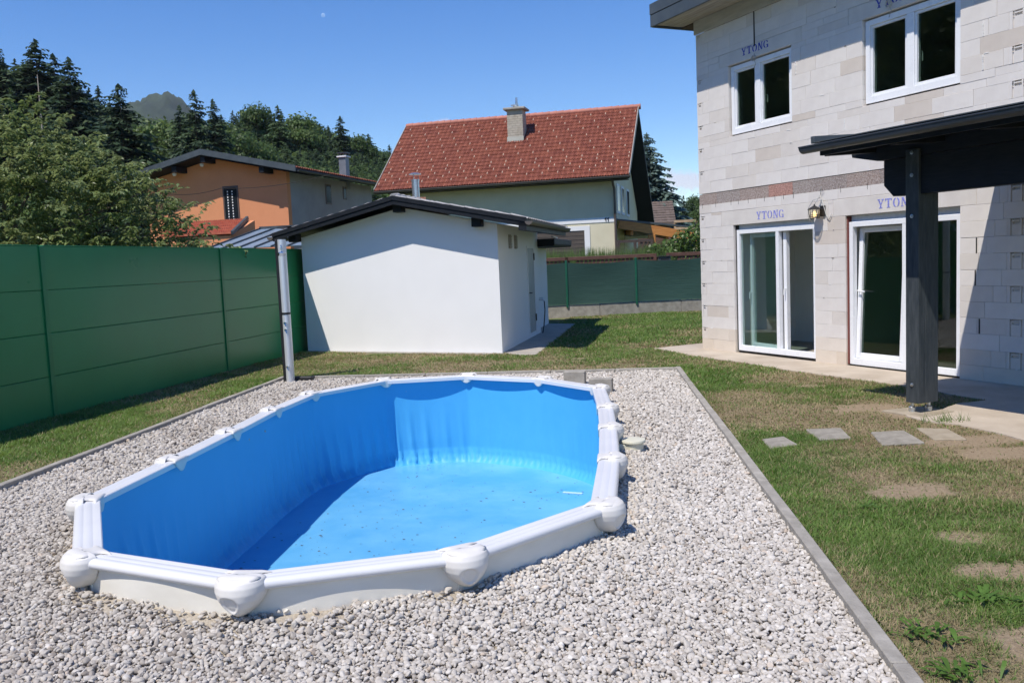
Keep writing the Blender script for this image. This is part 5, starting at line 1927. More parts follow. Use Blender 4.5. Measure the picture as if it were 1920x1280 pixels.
for x in (-0.55, 0.5):
    MB().box(x - 0.05, x + 0.05, 0.051, 0.13, 0.0, ctz).build('leg', MATS['pale_timber'], crt)

# orange house
m_orange = M('orange_render', (0.64, 0.265, 0.125), (0.69, 0.295, 0.145), scale=1.2, detail=8, rough=0.92, bump=0.08, bscale=70)
m_greyr = M('grey_render', (0.30, 0.305, 0.32), (0.35, 0.355, 0.37), scale=1.2, detail=8, rough=0.92)
OQ = at_y((541, 400), 38)[:2]
ORZ = rad(-15)
oh = thing('orange_house', 'orange and grey rendered house with a low black edged roof at the left', 'house', (OQ[0], OQ[1], 0), ORZ)
AX, AZ, EX, EZ = -3.46, 7.0, 0.95, 6.01
LX = 2 * AX - EX
osl = (AZ - EZ) / (EX - AX)
MB().prism([(LX + 0.95, 0), (0, 0), (0, EZ + 0.95 * osl - 0.28), (AX, AZ - 0.28), (LX + 0.95, EZ + 0.95 * osl - 0.28)], lambda x, z, y: (x, y, z), 0, 0.3).build('front_wall', m_orange, oh)
MB().prism([(LX + 0.96, 0), (-0.004, 0), (-0.004, EZ + 0.95 * osl - 0.28), (AX, AZ - 0.28), (LX + 0.96, EZ + 0.95 * osl - 0.28)], lambda x, z, y: (x, y, z), 0.302, 8.9).build('side_wall', m_greyr, oh)
for xa, xb, za, zb in ((LX, AX, EZ, AZ), (AX, EX, AZ, EZ)):
    MB().prism([(xa, za - 0.24), (xb, zb - 0.24), (xb, zb - 0.05), (xa, za - 0.05)], lambda x, z, y: (x, y, z), -0.88, 9.6).build('roof_slab', m_black, oh)
    MB().prism([(xa, za - 0.20), (xb, zb - 0.20), (xb, zb + 0.05), (xa, za + 0.05)], lambda x, z, y: (x, y, z), -0.93, -0.882).build('barge_board', m_anth, oh)
mb = MB()
for xa, xb, za, zb in ((AX, EX, AZ, EZ),):
    y = -0.86
    while y < 9.5:
        for (u0, h0), (u1, h1) in (((0, 0), (0.09, 0.05)), ((0.09, 0.05), (0.19, 0.0))):
            mb.quad((xa, y + u0, za + h0 - 0.03), (xb + 0.04, y + u0, zb + h0 - 0.03), (xb + 0.04, y + u1, zb + h1 - 0.03), (xa, y + u1, za + h1 - 0.03))
        y += 0.2
o = mb.build('roof_tiles', m_rtile, oh, fix=False)
o['kind'] = 'stuff'
g_ = gutter_mesh(-0.85, 9.6, 0.07).build('gutter', m_gut, oh, smooth=True, fix=False)
g_.location = (EX + 0.06, 0, EZ - 0.14)
g_.rotation_euler = (0, 0, rad(90))
w0, w1 = loc_on(OQ, ORZ, (417, 350), 1, 0), loc_on(OQ, ORZ, (451, 418), 1, 0)


def far_window(par, x0, x1, z0, z1, mapper, deep=0.0):
    wv = MB().prism([(x0, z0), (x1, z0), (x1, z1), (x0, z1)], mapper, -0.02, -0.001).build('window', M('dark_frame', (0.10, 0.07, 0.06), rough=0.5), par)
    f_ = 0.07
    MB().prism([(x0 + f_, z0 + f_), (x1 - f_, z0 + f_), (x1 - f_, z1 - f_), (x0 + f_, z1 - f_)], mapper, -0.026, -0.021).build('pane', M('dark_pane', (0.015, 0.02, 0.025), rough=0.12, spec=0.12), wv)
    return wv


wv = far_window(oh, w0[0], w1[0], w1[2], w0[2], lambda a, z, d: (a, d, z))
MB().box(w0[0] - 0.05, w1[0] + 0.05, -0.08, -0.001, w1[2] - 0.07, w1[2] - 0.002).build('sill', m_bandw, wv)
mb = MB()
for k in range(11):
    for q in range(2):
        mb.box(w0[0] + 0.22 + 0.22 * q, w0[0] + 0.27 + 0.22 * q, -0.032, -0.027, w1[2] + 0.14 + 0.12 * k, w1[2] + 0.20 + 0.12 * k)
mb.build('bead_curtain', m_bandw, wv)
for pa_, pb_ in (((609, 345), (622, 384)), ((642, 350), (650, 375))):
    a, b = loc_on(OQ, ORZ, pa_, 0, 0), loc_on(OQ, ORZ, pb_, 0, 0)
    far_window(oh, a[1], b[1], b[2], a[2], lambda y, z, d: (-d, y, z))
for xx in (-4.9, -3.46, -0.7):
    zz_ = AZ - abs(xx - AX) * osl - 0.5
    MB().box(xx - 0.11, xx + 0.11, -0.80, -0.002, zz_, zz_ + 0.24).build('purlin_end', m_black, oh)
for xx in (-5.2, -3.8):
    MB().lathe([(0.05, 0), (0.09, 0.06), (0.09, 0.12), (0.02, 0.14)], 10, (xx, -0.35, AZ - abs(xx - AX) * osl - 0.55)).build('eave_lamp', m_bandw, oh)
cz = loc_on(OQ, ORZ, (646, 295), 1, 6.2)
m_chgrey = M('chimney_sheet', (0.13, 0.15, 0.17), (0.18, 0.20, 0.22), scale=3, rough=0.45)
och = MB().box(cz[0] - 0.18, cz[0] + 0.18, 5.9, 6.3, 5.6, cz[2] - 0.02).build('chimney', m_chgrey, oh)
MB().box(cz[0] - 0.25, cz[0] + 0.25, 5.83, 6.37, cz[2] - 0.02, cz[2] + 0.04).build('chimney_slab', m_bandw, och)
MB().box(cz[0] - 0.24, cz[0] + 0.24, 5.84, 6.36, cz[2] + 0.16, cz[2] + 0.21).build('rain_hat', m_gut, och)
mb = MB()
for sx in (-0.15, 0.15):
    for sy_ in (5.95, 6.25):
        mb.box(cz[0] + sx - 0.03, cz[0] + sx + 0.03, sy_ - 0.03, sy_ + 0.03, cz[2] + 0.04, cz[2] + 0.16)
mb.build('hat_legs', m_gut, och)
# lower red tiled lean-to and glass conservatory roof in front of it
cvY = 32.5
CQ = at_y((470, 470), cvY)[:2]
cv = thing('conservatory', 'glass roofed conservatory with one open vent behind the green fence', 'conservatory', (CQ[0], CQ[1], 0), rad(-8))
cvl = lambda p, y=0: loc_on(CQ, rad(-8), p, 1, y)
el, er = cvl((386, 468)), cvl((575, 474))
tl2, tr2 = cvl((455, 431), 2.6), cvl((560, 428), 2.6)
m_cvglass = M('roof_glass', (0.20, 0.27, 0.36), (0.27, 0.34, 0.43), scale=1.2, rough=0.12, spec=0.8)
np_ = 6
for k in range(np_):
    t0, t1 = k / np_, (k + 1) / np_
    f0 = lambda t, s_: Vector((el[0] + (er[0] - el[0]) * t + s_ * 1.05, 2.6 * s_, el[2] + (tl2[2] - el[2]) * s_))
    s1 = 0.55 if k == 2 else 1.0
    mb = MB()
    a, b, c, d = f0(t0 + 0.01, 0), f0(t1 - 0.01, 0), f0(t1 - 0.01, s1), f0(t0 + 0.01, s1)
    mb.quad(a, b, c, d)
    off = Vector((0, 0.02, -0.03))
    mb.quad(a + off, d + off, c + off, b + off)
    mb.quad(a, a + off, b + off, b)
    mb.build('pane', m_cvglass, cv, fix=False)
    MB().bar(f0(t0, -0.02) + Vector((0, 0, 0.02)), f0(t0, 1.0) + Vector((0, 0, 0.02)), 0.06, 0.07).build('glazing_bar', m_anth, cv)
a, b = f0(2 / np_ + 0.01, 1.0), f0(3 / np_ - 0.01, 1.0)
a = Vector((el[0] + (er[0] - el[0]) * (2 / np_) + 1.05, 2.6, tl2[2]))
b = Vector((el[0] + (er[0] - el[0]) * (3 / np_) + 1.05, 2.6, tl2[2]))
mb = MB()
mb.quad(a + Vector((-0.7, -1.3, 0.02)), b + Vector((-0.7, -1.3, 0.02)), b, a)
mb.quad(a + Vector((-0.7, -1.3, -0.05)), a + Vector((0, 0, -0.07)), b + Vector((0, 0, -0.07)), b + Vector((-0.7, -1.3, -0.05)))
mb.quad(a + Vector((-0.7, -1.3, -0.05)), b + Vector((-0.7, -1.3, -0.05)), b + Vector((-0.7, -1.3, 0.02)), a + Vector((-0.7, -1.3, 0.02)))
mb.build('open_vent', m_anth, cv, fix=False)
MB().bar(Vector((el[0] + 1.0, 2.62, tl2[2] + 0.03)), Vector((er[0] + 1.1, 2.62, tl2[2] + 0.03)), 0.12, 0.12).build('ridge_beam', m_anth, cv)
MB().bar(Vector((el[0], -0.02, el[2] - 0.05)), Vector((er[0], -0.02, er[2] - 0.05)), 0.12, 0.12).build('eave_beam', m_anth, cv)
MB().box(el[0], er[0], 0.05, 0.12, 0, el[2] - 0.12).build('front_wall', m_greyr, cv)
LQ = at_y((400, 470), 34.2)[:2]
lt = thing('red_tiled_lean_to', 'low lean-to roof of bright red tiles below the orange wall', 'roof', (LQ[0], LQ[1], 0), rad(-15))
ll = lambda p, y=0: loc_on(LQ, rad(-15), p, 1, y)
xa, xb = ll((300, 437))[0], ll((436, 437))[0]
z0_, z1_ = ll((400, 440))[2], ll((400, 415), 1.9)[2]
mb = MB()
nx = 34
for r_ in range(5):
    for k in range(nx):
        a_, b_ = xa + (xb - xa) * k / nx, xa + (xb - xa) * (k + 1) / nx
        m_ = (a_ + b_) / 2
        t0, t1 = r_ / 5, (r_ + 1) / 5
        g0 = lambda x, t, h: (x - 0.5 * t, 1.9 * t, z0_ + (z1_ - z0_) * t + h)
        mb.quad(g0(a_, t0, 0.05), g0(m_, t0, 0.10), g0(m_, t1, 0.06), g0(a_, t1, 0.01))
        mb.quad(g0(m_, t0, 0.10), g0(b_, t0, 0.05), g0(b_, t1, 0.01), g0(m_, t1, 0.06))
        mb.quad(g0(a_, t0, 0.0), g0(b_, t0, 0.0), g0(b_, t0, 0.05), g0(m_, t0, 0.10), g0(a_, t0, 0.05))
o = mb.build('roof_tiles', M('bright_red_tile', (0.38, 0.085, 0.045), (0.48, 0.14, 0.075), scale=5, rough=0.65), lt, fix=False)
o['kind'] = 'stuff'
MB().prism([(0.1, 0), (1.9, 0), (1.9, z1_ - 0.06), (0.1, z0_ - 0.06)], lambda y, z, x: (x, y, z), xa + 0.1, xb - 0.15).build('wall', m_orange, lt)
MB().bar((xb, -0.02, z0_ + 0.03), (xb - 0.5, 1.95, z1_ + 0.06), 0.10, 0.14).build('verge_board', m_anth, lt)
# overhead wire along the orange house
mb = MB()
pa_, pb_, pc_ = at_y((300, 362), 36), at_y((415, 353), 36.6), at_y((620, 327), 30.0)
for a_, b_ in ((pa_, pb_), (pb_, pc_)):
    mb.tube([tuple(a_ + (b_ - a_) * k / 8 + np.array([0, 0, -0.15 * 4 * (k / 8) * (1 - k / 8)])) for k in range(9)], 0.012, 5)
o = mb.build('overhead_wire', m_dark, None)
tag(o, 'thin dark overhead wire stretched across the orange wall', 'wire')

# ================================================================== VEGETATION
m_spruce = leaf_mat('spruce_needles', (0.020, 0.042, 0.020), (0.050, 0.082, 0.034), trans=0.22, rough=0.6, scale=7)
m_blue = leaf_mat('blue_spruce_needles', (0.050, 0.085, 0.070), (0.095, 0.140, 0.120), trans=0.15, rough=0.6, scale=7)
m_broad = leaf_mat('broad_leaves', (0.045, 0.085, 0.022), (0.095, 0.150, 0.040), trans=0.32, rough=0.55, scale=6)
m_broad2 = leaf_mat('pale_leaves', (0.080, 0.135, 0.034), (0.135, 0.20, 0.060), trans=0.32, rough=0.55, scale=6)
m_fruit = leaf_mat('fruit_leaves', (0.120, 0.175, 0.055), (0.225, 0.275, 0.120), trans=0.36, rough=0.36, scale=0.9)
m_bush = leaf_mat('bush_leaves', (0.055, 0.105, 0.022), (0.110, 0.175, 0.042), trans=0.3, rough=0.4, scale=1.5)
m_bark = M('bark', (0.085, 0.065, 0.05), (0.16, 0.13, 0.10), scale=9, detail=8, rough=0.95, stretch=(1, 1, 0.3), bump=0.6, bscale=20)


def spruce_crown(seed, width=0.19, whorls=46, ragged=0.3, mat=None, z0=0.06):
    rg = np.random.default_rng(seed)
    V, F, T = [], [], []
    for w in range(whorls):
        t = (w + rg.uniform(0, 0.9)) / whorls
        z = z0 + (0.985 - z0) * t
        R = width * ((1 - t) ** 0.74) * (1 if t > 0.12 else 0.75 + t * 2) + 0.006
        nb = int(6 + 5 * (1 - t))
        for k in range(nb):
            a = rg.uniform(0, 2 * math.pi)
            tb_ = np.clip(t + rg.uniform(-1.2, 1.2) / whorls, 0, 0.995)
            z = z0 + (0.985 - z0) * tb_
            L = R * rg.uniform(1 - ragged, 1 + ragged * 0.35)
            droop = rg.uniform(0.10, 0.45) * (1 - 0.5 * t)
            br = rg.uniform(0, 1)
            ca, sa = math.cos(a), math.sin(a)
            nseg = max(3, int(7 * L / width) + 2)
            for s in range(nseg):
                u0, u1 = (s + 0.15) / nseg, min(1.05, (s + 1.35) / nseg)
                for sd in (-1, 1):
                    wd = 0.30 * L * (1 - 0.75 * u0) * rg.uniform(0.6, 1.3) * sd + 0.006 * sd
                    q = lambda u, y, dz: (ca * L * u - sa * y, sa * L * u + ca * y, z - droop * L * u ** 1.4 + dz + 0.05 * L * math.sin(3 * u))
                    i = len(V)
                    V += [q(u0, 0, 0.004), q(u1, wd * 0.25, rg.uniform(-0.006, 0.004)), q(u0 + 0.55 * (u1 - u0), wd, -rg.uniform(0.2, 0.8) * abs(wd))]
                    F.append((i, i + 1, i + 2))
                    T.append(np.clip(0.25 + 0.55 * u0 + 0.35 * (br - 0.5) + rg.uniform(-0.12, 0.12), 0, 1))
    # leader
    for k in range(10):
        a = rg.uniform(0, 6.28)
        i = len(V)
        z = rg.uniform(0.93, 0.99)
        V += [(0.002, 0, z), (0.0, 0.002, min(1.0, z + 0.035)), (0.014 * math.cos(a), 0.014 * math.sin(a), z)]
        F.append((i, i + 1, i + 2))
        T.append(0.7)
    return mesh_np('crown', np.array(V), np.array(F), mat or m_spruce, T)


def broad_crown(seed, n=8000, mat=None, aspect=0.42, leaf=0.0145, z0=0.18):
    rg = np.random.default_rng(seed)
    nl = 16
    lob = []
    for k in range(nl):
        t = rg.uniform(0, 1)
        z = z0 + 0.12 + (0.72 - z0) * t
        rr = aspect * 0.62 * math.sin(math.pi * (0.18 + 0.72 * t)) * rg.uniform(0.35, 1)
        a = rg.uniform(0, 6.28)
        lob.append((rr * math.cos(a), rr * math.sin(a), z, rg.uniform(0.10, 0.19)))
    lob.append((0, 0, 0.80, 0.17))
    V, F, T = np.zeros((n * 4, 3)), np.arange(n * 4).reshape(n, 4), np.zeros(n)
    li = rg.integers(0, len(lob), n)
    d = rg.normal(0, 1, (n, 3))
    d /= np.linalg.norm(d, axis=1)[:, None]
    d[:, 2] = np.where(d[:, 2] < -0.35, -d[:, 2] * 0.5, d[:, 2])
    L_ = np.array(lob)[li]
    r = L_[:, 3] * rg.uniform(0.55, 1.08, n) * (1 + 0.25 * (vnoise(d[:, 0] * 4 + 9, d[:, 1] * 4 + li, seed) - 0.5))
    c = L_[:, :3] + d * r[:, None] * np.array([1, 1, 0.85])
    nrm = d + rg.normal(0, 0.55, (n, 3))
    nrm /= np.linalg.norm(nrm, axis=1)[:, None]
    tx = np.cross(nrm, rg.normal(0, 1, (n, 3)))
    tx /= np.linalg.norm(tx, axis=1)[:, None]
    ty = np.cross(nrm, tx)
    s = leaf * rg.uniform(0.6, 1.5, n)
    V[0::4], V[1::4], V[2::4], V[3::4] = c - tx * s[:, None], c - ty * s[:, None] * 0.6, c + tx * s[:, None], c + ty * s[:, None] * 0.6
    T = np.clip(rg.uniform(0.15, 0.85, n) + 0.3 * (rg.uniform(0, 1, len(lob))[li] - 0.5), 0, 1)
    return mesh_np('crown', V, F, mat or m_broad, T)


def trunk_mesh(name, top, r0, bend=0.0, mat=None):
    pts = [(bend * math.sin(k * 0.9) * 0.02, bend * math.cos(k * 0.7) * 0.02, top * k / 7) for k in range(8)]
    return MB().tube(pts, [r0 * (1 - 0.85 * k / 7) for k in range(8)], 8).mesh(name, mat or m_bark, smooth='all')


m_conifer = leaf_mat('conifer_needles', (0.032, 0.066, 0.024), (0.070, 0.115, 0.042), trans=0.24, rough=0.6, scale=7)
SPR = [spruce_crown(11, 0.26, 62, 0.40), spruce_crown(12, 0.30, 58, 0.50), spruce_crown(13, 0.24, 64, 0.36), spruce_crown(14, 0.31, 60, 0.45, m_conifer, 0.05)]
BRD = [broad_crown(21), broad_crown(22, aspect=0.5), broad_crown(23, mat=m_broad2), broad_crown(24, aspect=0.34)]
TRK_S, TRK_B = trunk_mesh('trunk', 0.9, 0.012), trunk_mesh('trunk', 0.6, 0.02, 1.0)


def hill_z(x, y):
    k = np.interp(x, [-160, -70, -35, -8, 12, 60], [0.34, 0.27, 0.20, 0.14, 0.04, 0.02])
    x, y = np.asarray(x, float), np.asarray(y, float)
    t = np.clip(np.maximum(y - 62, -x - 58), 0, None)
    return k * t * np.clip(t / 12, 0, 1)


m_hill = M('forest_floor', (0.02, 0.035, 0.012), (0.05, 0.07, 0.025), scale=0.25, detail=8, rough=1.0)
gx, gy = np.meshgrid(np.linspace(-260, 70, 67), np.linspace(-90, 190, 84))
hz = hill_z(gx, gy) + 0.05 + 1.2 * (fbm(gx * 0.06, gy * 0.06, 4) - 0.5)
low = hill_z(gx, gy) < 0.3
hz = np.where(low, -0.6, hz)
V = np.stack([gx.ravel(), gy.ravel(), hz.ravel()], 1)
ii = np.arange(gx.size).reshape(gx.shape)
F = np.stack([ii[:-1, :-1], ii[:-1, 1:], ii[1:, 1:], ii[1:, :-1]], -1).reshape(-1, 4)
F = F[~low.ravel()[F].all(1)]
o = obj('hill', mesh_np('hill', V, F, m_hill, smooth=True))
tag(o, 'wooded hillside rising behind the houses', 'hill', kind='structure')


def place_tree(name, label, px_x, py_top, dist, crown, trunk, wide=1.0, hmin=None, cat='tree', group=None, hfix=None):
    p = at_y((px_x, py_top), dist)
    b = float(hill_z(p[0], p[1]))
    h = p[2] - b if hfix is None else hfix
    base = p[2] - h
    r_ = thing(name, label, cat, (p[0], p[1], base), random.uniform(0, 6.28), group)
    r_.scale = (h * wide, h * wide, h)
    obj('crown', crown, r_)
    obj('trunk', trunk, r_)
    return r_


GRP = 'spruces along the left skyline'
for args in (
    ('spruce_tree', 'dark spruce cut by the left edge of the picture behind the fruit tree', -12, 82, 84, SPR[1], TRK_S, 1.4),
    ('spruce_tree', 'tallest dark spruce on the left skyline', 64, 72, 86, SPR[0], TRK_S, 1.5),
    ('spruce_tree', 'dark spruce close against the right flank of the tallest skyline spruce', 98, 99, 90, SPR[2], TRK_S, 1.5),
    ('spruce_tree', 'narrow pointed spruce standing free right of the tallest pair', 128, 106, 82, SPR[0], TRK_S, 1.35),
    ('spruce_tree', 'short spruce top at the foot of the descending left skyline', 165, 163, 96, SPR[2], TRK_S, 1.15),
    ('spruce_tree', 'small spruce next to the broad layered spruce, on its left', 183, 160, 100, SPR[0], TRK_S, 1.1),
    ('spruce_tree', 'broad layered spruce with drooping tiers left of the far mountain', 222, 156, 72, SPR[1], TRK_S, 1.35),
    ('spruce_tree', 'ragged tall spruce right of the far mountain above the orange house', 362, 167, 76, SPR[1], TRK_S, 0.95),
    ('spruce_tree', 'dense spruce close behind the ragged one above the orange roof ridge', 398, 185, 80, SPR[0], TRK_S, 1.1),
    ('spruce_tree', 'small dark spruce left of the ragged spruce, lower on the slope', 335, 196, 84, SPR[2], TRK_S, 1.2),
    ('spruce_tree', 'dark spruce peak nearest the left verge of the red roof', 637, 217, 120, SPR[0], TRK_S, 1.25),
    ('spruce_tree', 'mid green pointed conifer on the hilltop between the two rounded crowns', 520, 196, 112, SPR[3], TRK_S, 1.0),
    ('spruce_tree', 'tiny dark spruce top between the wooded hill and the red roof verge', 690, 250, 126, SPR[1], TRK_S, 1.3),
):
    place_tree(*args, group=GRP)
for args in (
    ('broadleaf_tree', 'pale green rounded tree in front of the far mountain', 300, 212, 88, BRD[2], TRK_B, 1.1),
    ('broadleaf_tree', 'light green domed crown topping the hill above the orange house roof end', 560, 203, 118, BRD[2], TRK_B, 0.95),
    ('broadleaf_tree', 'mid green crown on the hilltop left of the domed pale crown', 482, 188, 116, BRD[0], TRK_B, 0.95),
    ('broadleaf_tree', 'slim pale poplar like top beside the red roof verge', 672, 243, 124, BRD[3], TRK_B, 0.9),
):
    place_tree(*args, group='broadleaf trees on the hillside')
# bare dead trunk among the spruces
p = at_y((69, 140), 66)
ds = thing('dead_tree', 'bare pale dead spruce trunk with broken twigs behind the fruit tree', 'tree', (p[0], p[1], 0))
m_dead = M('dead_wood', (0.22, 0.19, 0.16), (0.33, 0.29, 0.25), scale=5, rough=0.95)
MB().tube([(0, 0, 0), (0.05, 0, p[2] * 0.5), (0, 0.05, p[2])], [0.12, 0.08, 0.02], 8).build('trunk', m_dead, ds, smooth='all')
mb = MB()
for k in range(26):
    z = p[2] * random.uniform(0.45, 0.97)
    a = random.uniform(0, 6.28)
    l = random.uniform(0.4, 1.5) * (1.2 - z / p[2])
    mb.tube([(0, 0, z), (l * math.cos(a), l * math.sin(a), z - 0.15 * l)], [0.018, 0.006], 4)
mb.build('twigs', m_dead, ds)

# the wood itself, one mass: crowns of the trees above set on the slope by geometry nodes
SKY_X = [-420, -60, 0, 30, 150, 170, 250, 270, 330, 420, 440, 480, 545, 590, 640, 665, 700, 750, 800, 1000]
SKY_Y = [40, 60, 92, 104, 146, 172, 200, 212, 215, 198, 196, 190, 204, 212, 236, 252, 262, 270, 290, 330]
pts, sc, rt, ix = [], [], [], []
for k in range(2300):
    px = RNG.uniform(-420, 990)
    sky_ = np.interp(px, SKY_X, SKY_Y)
    u = RNG.uniform(0, 1) ** 0.9
    py = sky_ + RNG.uniform(2, 14) + u * (345 - sky_)
    dist = 150 - 82 * min(1, (py - sky_) / (350 - sky_)) + RNG.uniform(-8, 8)
    p = at_y((px, py), dist)
    b = float(hill_z(p[0], p[1]))
    h = np.clip(p[2] - b, 6.0, 15) * RNG.uniform(0.92, 1.08)
    lim = 0.93 if px < 260 else (0.86 if px < 440 else 0.82)
    con = RNG.uniform(0, 1) < lim
    pts.append((p[0], p[1], p[2] - h))
    w = RNG.uniform(0.95, 1.45) * (1.0 if con else 1.1)
    sc.append((h * w, h * w, h))
    rt.append((0, 0, RNG.uniform(0, 6.28)))
    ix.append((RNG.integers(0, 4) if px < 330 else RNG.choice([0, 1, 2, 3, 3, 3])) if con else 4 + RNG.choice(4, p=[0.34, 0.3, 0.16, 0.2]))


for k in range(420):                                   # the wood goes on round the left of the garden
    x, y = RNG.uniform(-125, -60), RNG.uniform(-80, 66)
    h = RNG.uniform(13, 21)
    pts.append((x, y, float(hill_z(x, y)) - 0.3))
    w = RNG.uniform(1.0, 1.5)
    sc.append((h * w, h * w, h))
    rt.append((0, 0, RNG.uniform(0, 6.28)))
    ix.append(RNG.integers(0, 4) if RNG.uniform() < 0.6 else 4 + RNG.integers(0, 4))


def forest_variants(N, Lk):
    outs = []
    for me in SPR + BRD:
        oi = N.new('GeometryNodeObjectInfo')
        cand = [o_ for o_ in bpy.data.objects if o_.type == 'MESH' and o_.data == me]
        oi.inputs['Object'].default_value = cand[0]
        outs.append(oi.outputs['Geometry'])
    return outs


# the two broadleaf shapes not yet standing on their own get a tree each
place_tree('broadleaf_tree', 'dull green broad tree low on the slope right of the ragged spruce', 452, 232, 92, BRD[1], TRK_B, 1.0, group='broadleaf trees on the hillside')
fo = scatter('forest', np.array(pts), np.array(sc), np.array(rt), RNG.uniform(0, 1, len(pts)), np.array(ix), forest_variants)
tag(fo, 'mixed dark wood of spruces and broadleaf trees covering the hillside', 'forest', kind='stuff')

# far mountain
mx, my = np.meshgrid(np.linspace(-900, 120, 200), np.linspace(1150, 1650, 90))
pk = at_y((302, 172), 1400)
mz = pk[2] * np.exp(-np.abs((mx - pk[0]) / 135) ** 2.2 * np.where(mx < pk[0], 0.45, 1.2) - ((my - 1400) / 190) ** 2)
mz = mz + 18 * (fbm(mx * 0.018, my * 0.018, 3) - 0.5) + 12 * RNG.uniform(0, 1, mx.shape) * (mz > 20)
V = np.stack([mx.ravel(), my.ravel(), mz.ravel() - 12], 1)
ii = np.arange(mx.size).reshape(mx.shape)
F = np.stack([ii[:-1, :-1], ii[:-1, 1:], ii[1:, 1:], ii[1:, :-1]], -1).reshape(-1, 4)
m_far = M('far_wood', (0.010, 0.022, 0.014), (0.030, 0.050, 0.026), scale=0.035, detail=10, rough=1.0, bump=1.0, bscale=0.12)
tag(obj('mountain', mesh_np('mountain', V, F, m_far)), 'distant rounded wooded mountain between the skyline spruces', 'mountain', kind='structure')

# blue spruce and trees on the right behind the cottage
BLU = spruce_crown(31, 0.40, 90, 0.28, m_blue, 0.04)
p = at_y((1213, 247), 60)
r_ = thing('blue_spruce', 'tall blue green spruce rising behind the gable of the red roofed house', 'tree', (p[0], p[1], 0))
r_.scale = (p[2] * 1.0, p[2] * 1.0, p[2])
obj('crown', BLU, r_)
obj('trunk', TRK_S, r_)
for (px, py, d_, cr_, tk, w, lab) in ((1281, 366, 92, SPR[2], TRK_S, 1.3, 'small spruce top beside the corner of the block house, left of its taller neighbour'), (1302, 358, 95, BRD[3], TRK_B, 0.8, 'slim green tree touching the corner of the block house behind the cottage'), (1322, 372, 90, BRD[0], TRK_B, 1.1, 'green tree half hidden behind the corner of the block house'), (1262, 385, 90, BRD[1], TRK_B, 1.0, 'round tree showing between the blue spruce and the cottage roof')):
    place_tree('distant_tree', lab, px, py, d_, cr_, tk, w, group='trees beyond the cottage')


# bushes and tall grass beyond the fences
def leafy_mass(name, n, boxes, leaf, mat, seed, up=0.4):
    rg = np.random.default_rng(seed)
    V, F, T = [], [], []
    wts = np.array([b[3] * b[4] * b[5] for b in boxes])
    ch = rg.choice(len(boxes), n, p=wts / wts.sum())
    for k in ch:
        x, y, z, rx, ry, rz_ = boxes[k]
        d = rg.normal(0, 1, 3)
        d /= np.linalg.norm(d)
        c = np.array([x, y, z]) + d * np.array([rx, ry, rz_]) * rg.uniform(0.6, 1.05)
        nrm = d + np.array([0, -0.2, up]) + rg.normal(0, 0.6, 3)
        nrm /= np.linalg.norm(nrm)
        tx = np.cross(nrm, rg.normal(0, 1, 3))
        tx /= np.linalg.norm(tx)
        ty = np.cross(nrm, tx)
        s = leaf * rg.uniform(0.6, 1.4)
        i = len(V)
        V += [c - tx * s, c - ty * s * 0.5 + nrm * s * 0.1, c + tx * s, c + ty * s * 0.5 + nrm * s * 0.1]
        F.append((i, i + 1, i + 2, i + 3))
        T.append(rg.uniform(0, 1))
    return mesh_np(name, np.array(V), np.array(F), mat, T)


p0, p1 = at_y((1222, 470), 31.5), at_y((1340, 470), 31.5)
bo = []
for k in range(9):
    t = k / 8
    x = p0[0] + (p1[0] - p0[0]) * t
    top = np.interp(t, [0, 0.25, 0.5, 0.75, 1], [2.1, 2.25, 2.55, 2.95, 2.9]) * random.uniform(0.95, 1.05)
    bo.append((x - p0[0], random.uniform(-0.2, 0.3), top - 0.5, 0.42, 0.5, 0.5))
    bo.append((x - p0[0] + 0.15, random.uniform(-0.3, 0.2), 1.35, 0.45, 0.5, 0.6))
bu = thing('leafy_bush', 'bright green leafy bush over the brown fence in front of the carport', 'bush', (p0[0], p0[1], 0))
obj('foliage', leafy_mass('foliage', 5200, bo, 0.075, m_bush, 5), bu)
mb = MB()
for k in range(12):
    x = random.uniform(0.1, p1[0] - p0[0])
    mb.tube([(x, 0, 0), (x + random.uniform(-0.2, 0.2), 0.05, 1.2), (x + random.uniform(-0.35, 0.35), 0.1, 2.1)], [0.03, 0.02, 0.008], 5)
mb.build('stems', m_bark, bu)
# tall meadow grass above the brown fence
n = 5200
x0_, x1_ = at_y((985, 470), 31)[0], at_y((1260, 470), 31)[0]
bxp = RNG.uniform(x0_, x1_, n)
byp = RNG.uniform(30.6, 32.4, n)
hgt = 1.55 + 0.55 * RNG.uniform(0, 1, n) ** 1.5 + 0.25 * fbm(bxp * 0.8, byp * 0, 6)
lean = RNG.normal(0, 0.13, (n, 2))
V = np.zeros((n * 3, 3))
wv_ = RNG.uniform(0.012, 0.03, n)
V[0::3] = np.stack([bxp - wv_, byp, np.full(n, 0.6)], 1)
V[1::3] = np.stack([bxp + wv_, byp, np.full(n, 0.6)], 1)
V[2::3] = np.stack([bxp + lean[:, 0], byp + lean[:, 1], hgt], 1)
o = obj('meadow_grass', mesh_np('meadow_grass', V, np.arange(n * 3).reshape(n, 3), m_broad2, RNG.uniform(0, 1, n)))
tag(o, 'tall green grass along the top of the brown wooden fence', 'grass', kind='stuff')

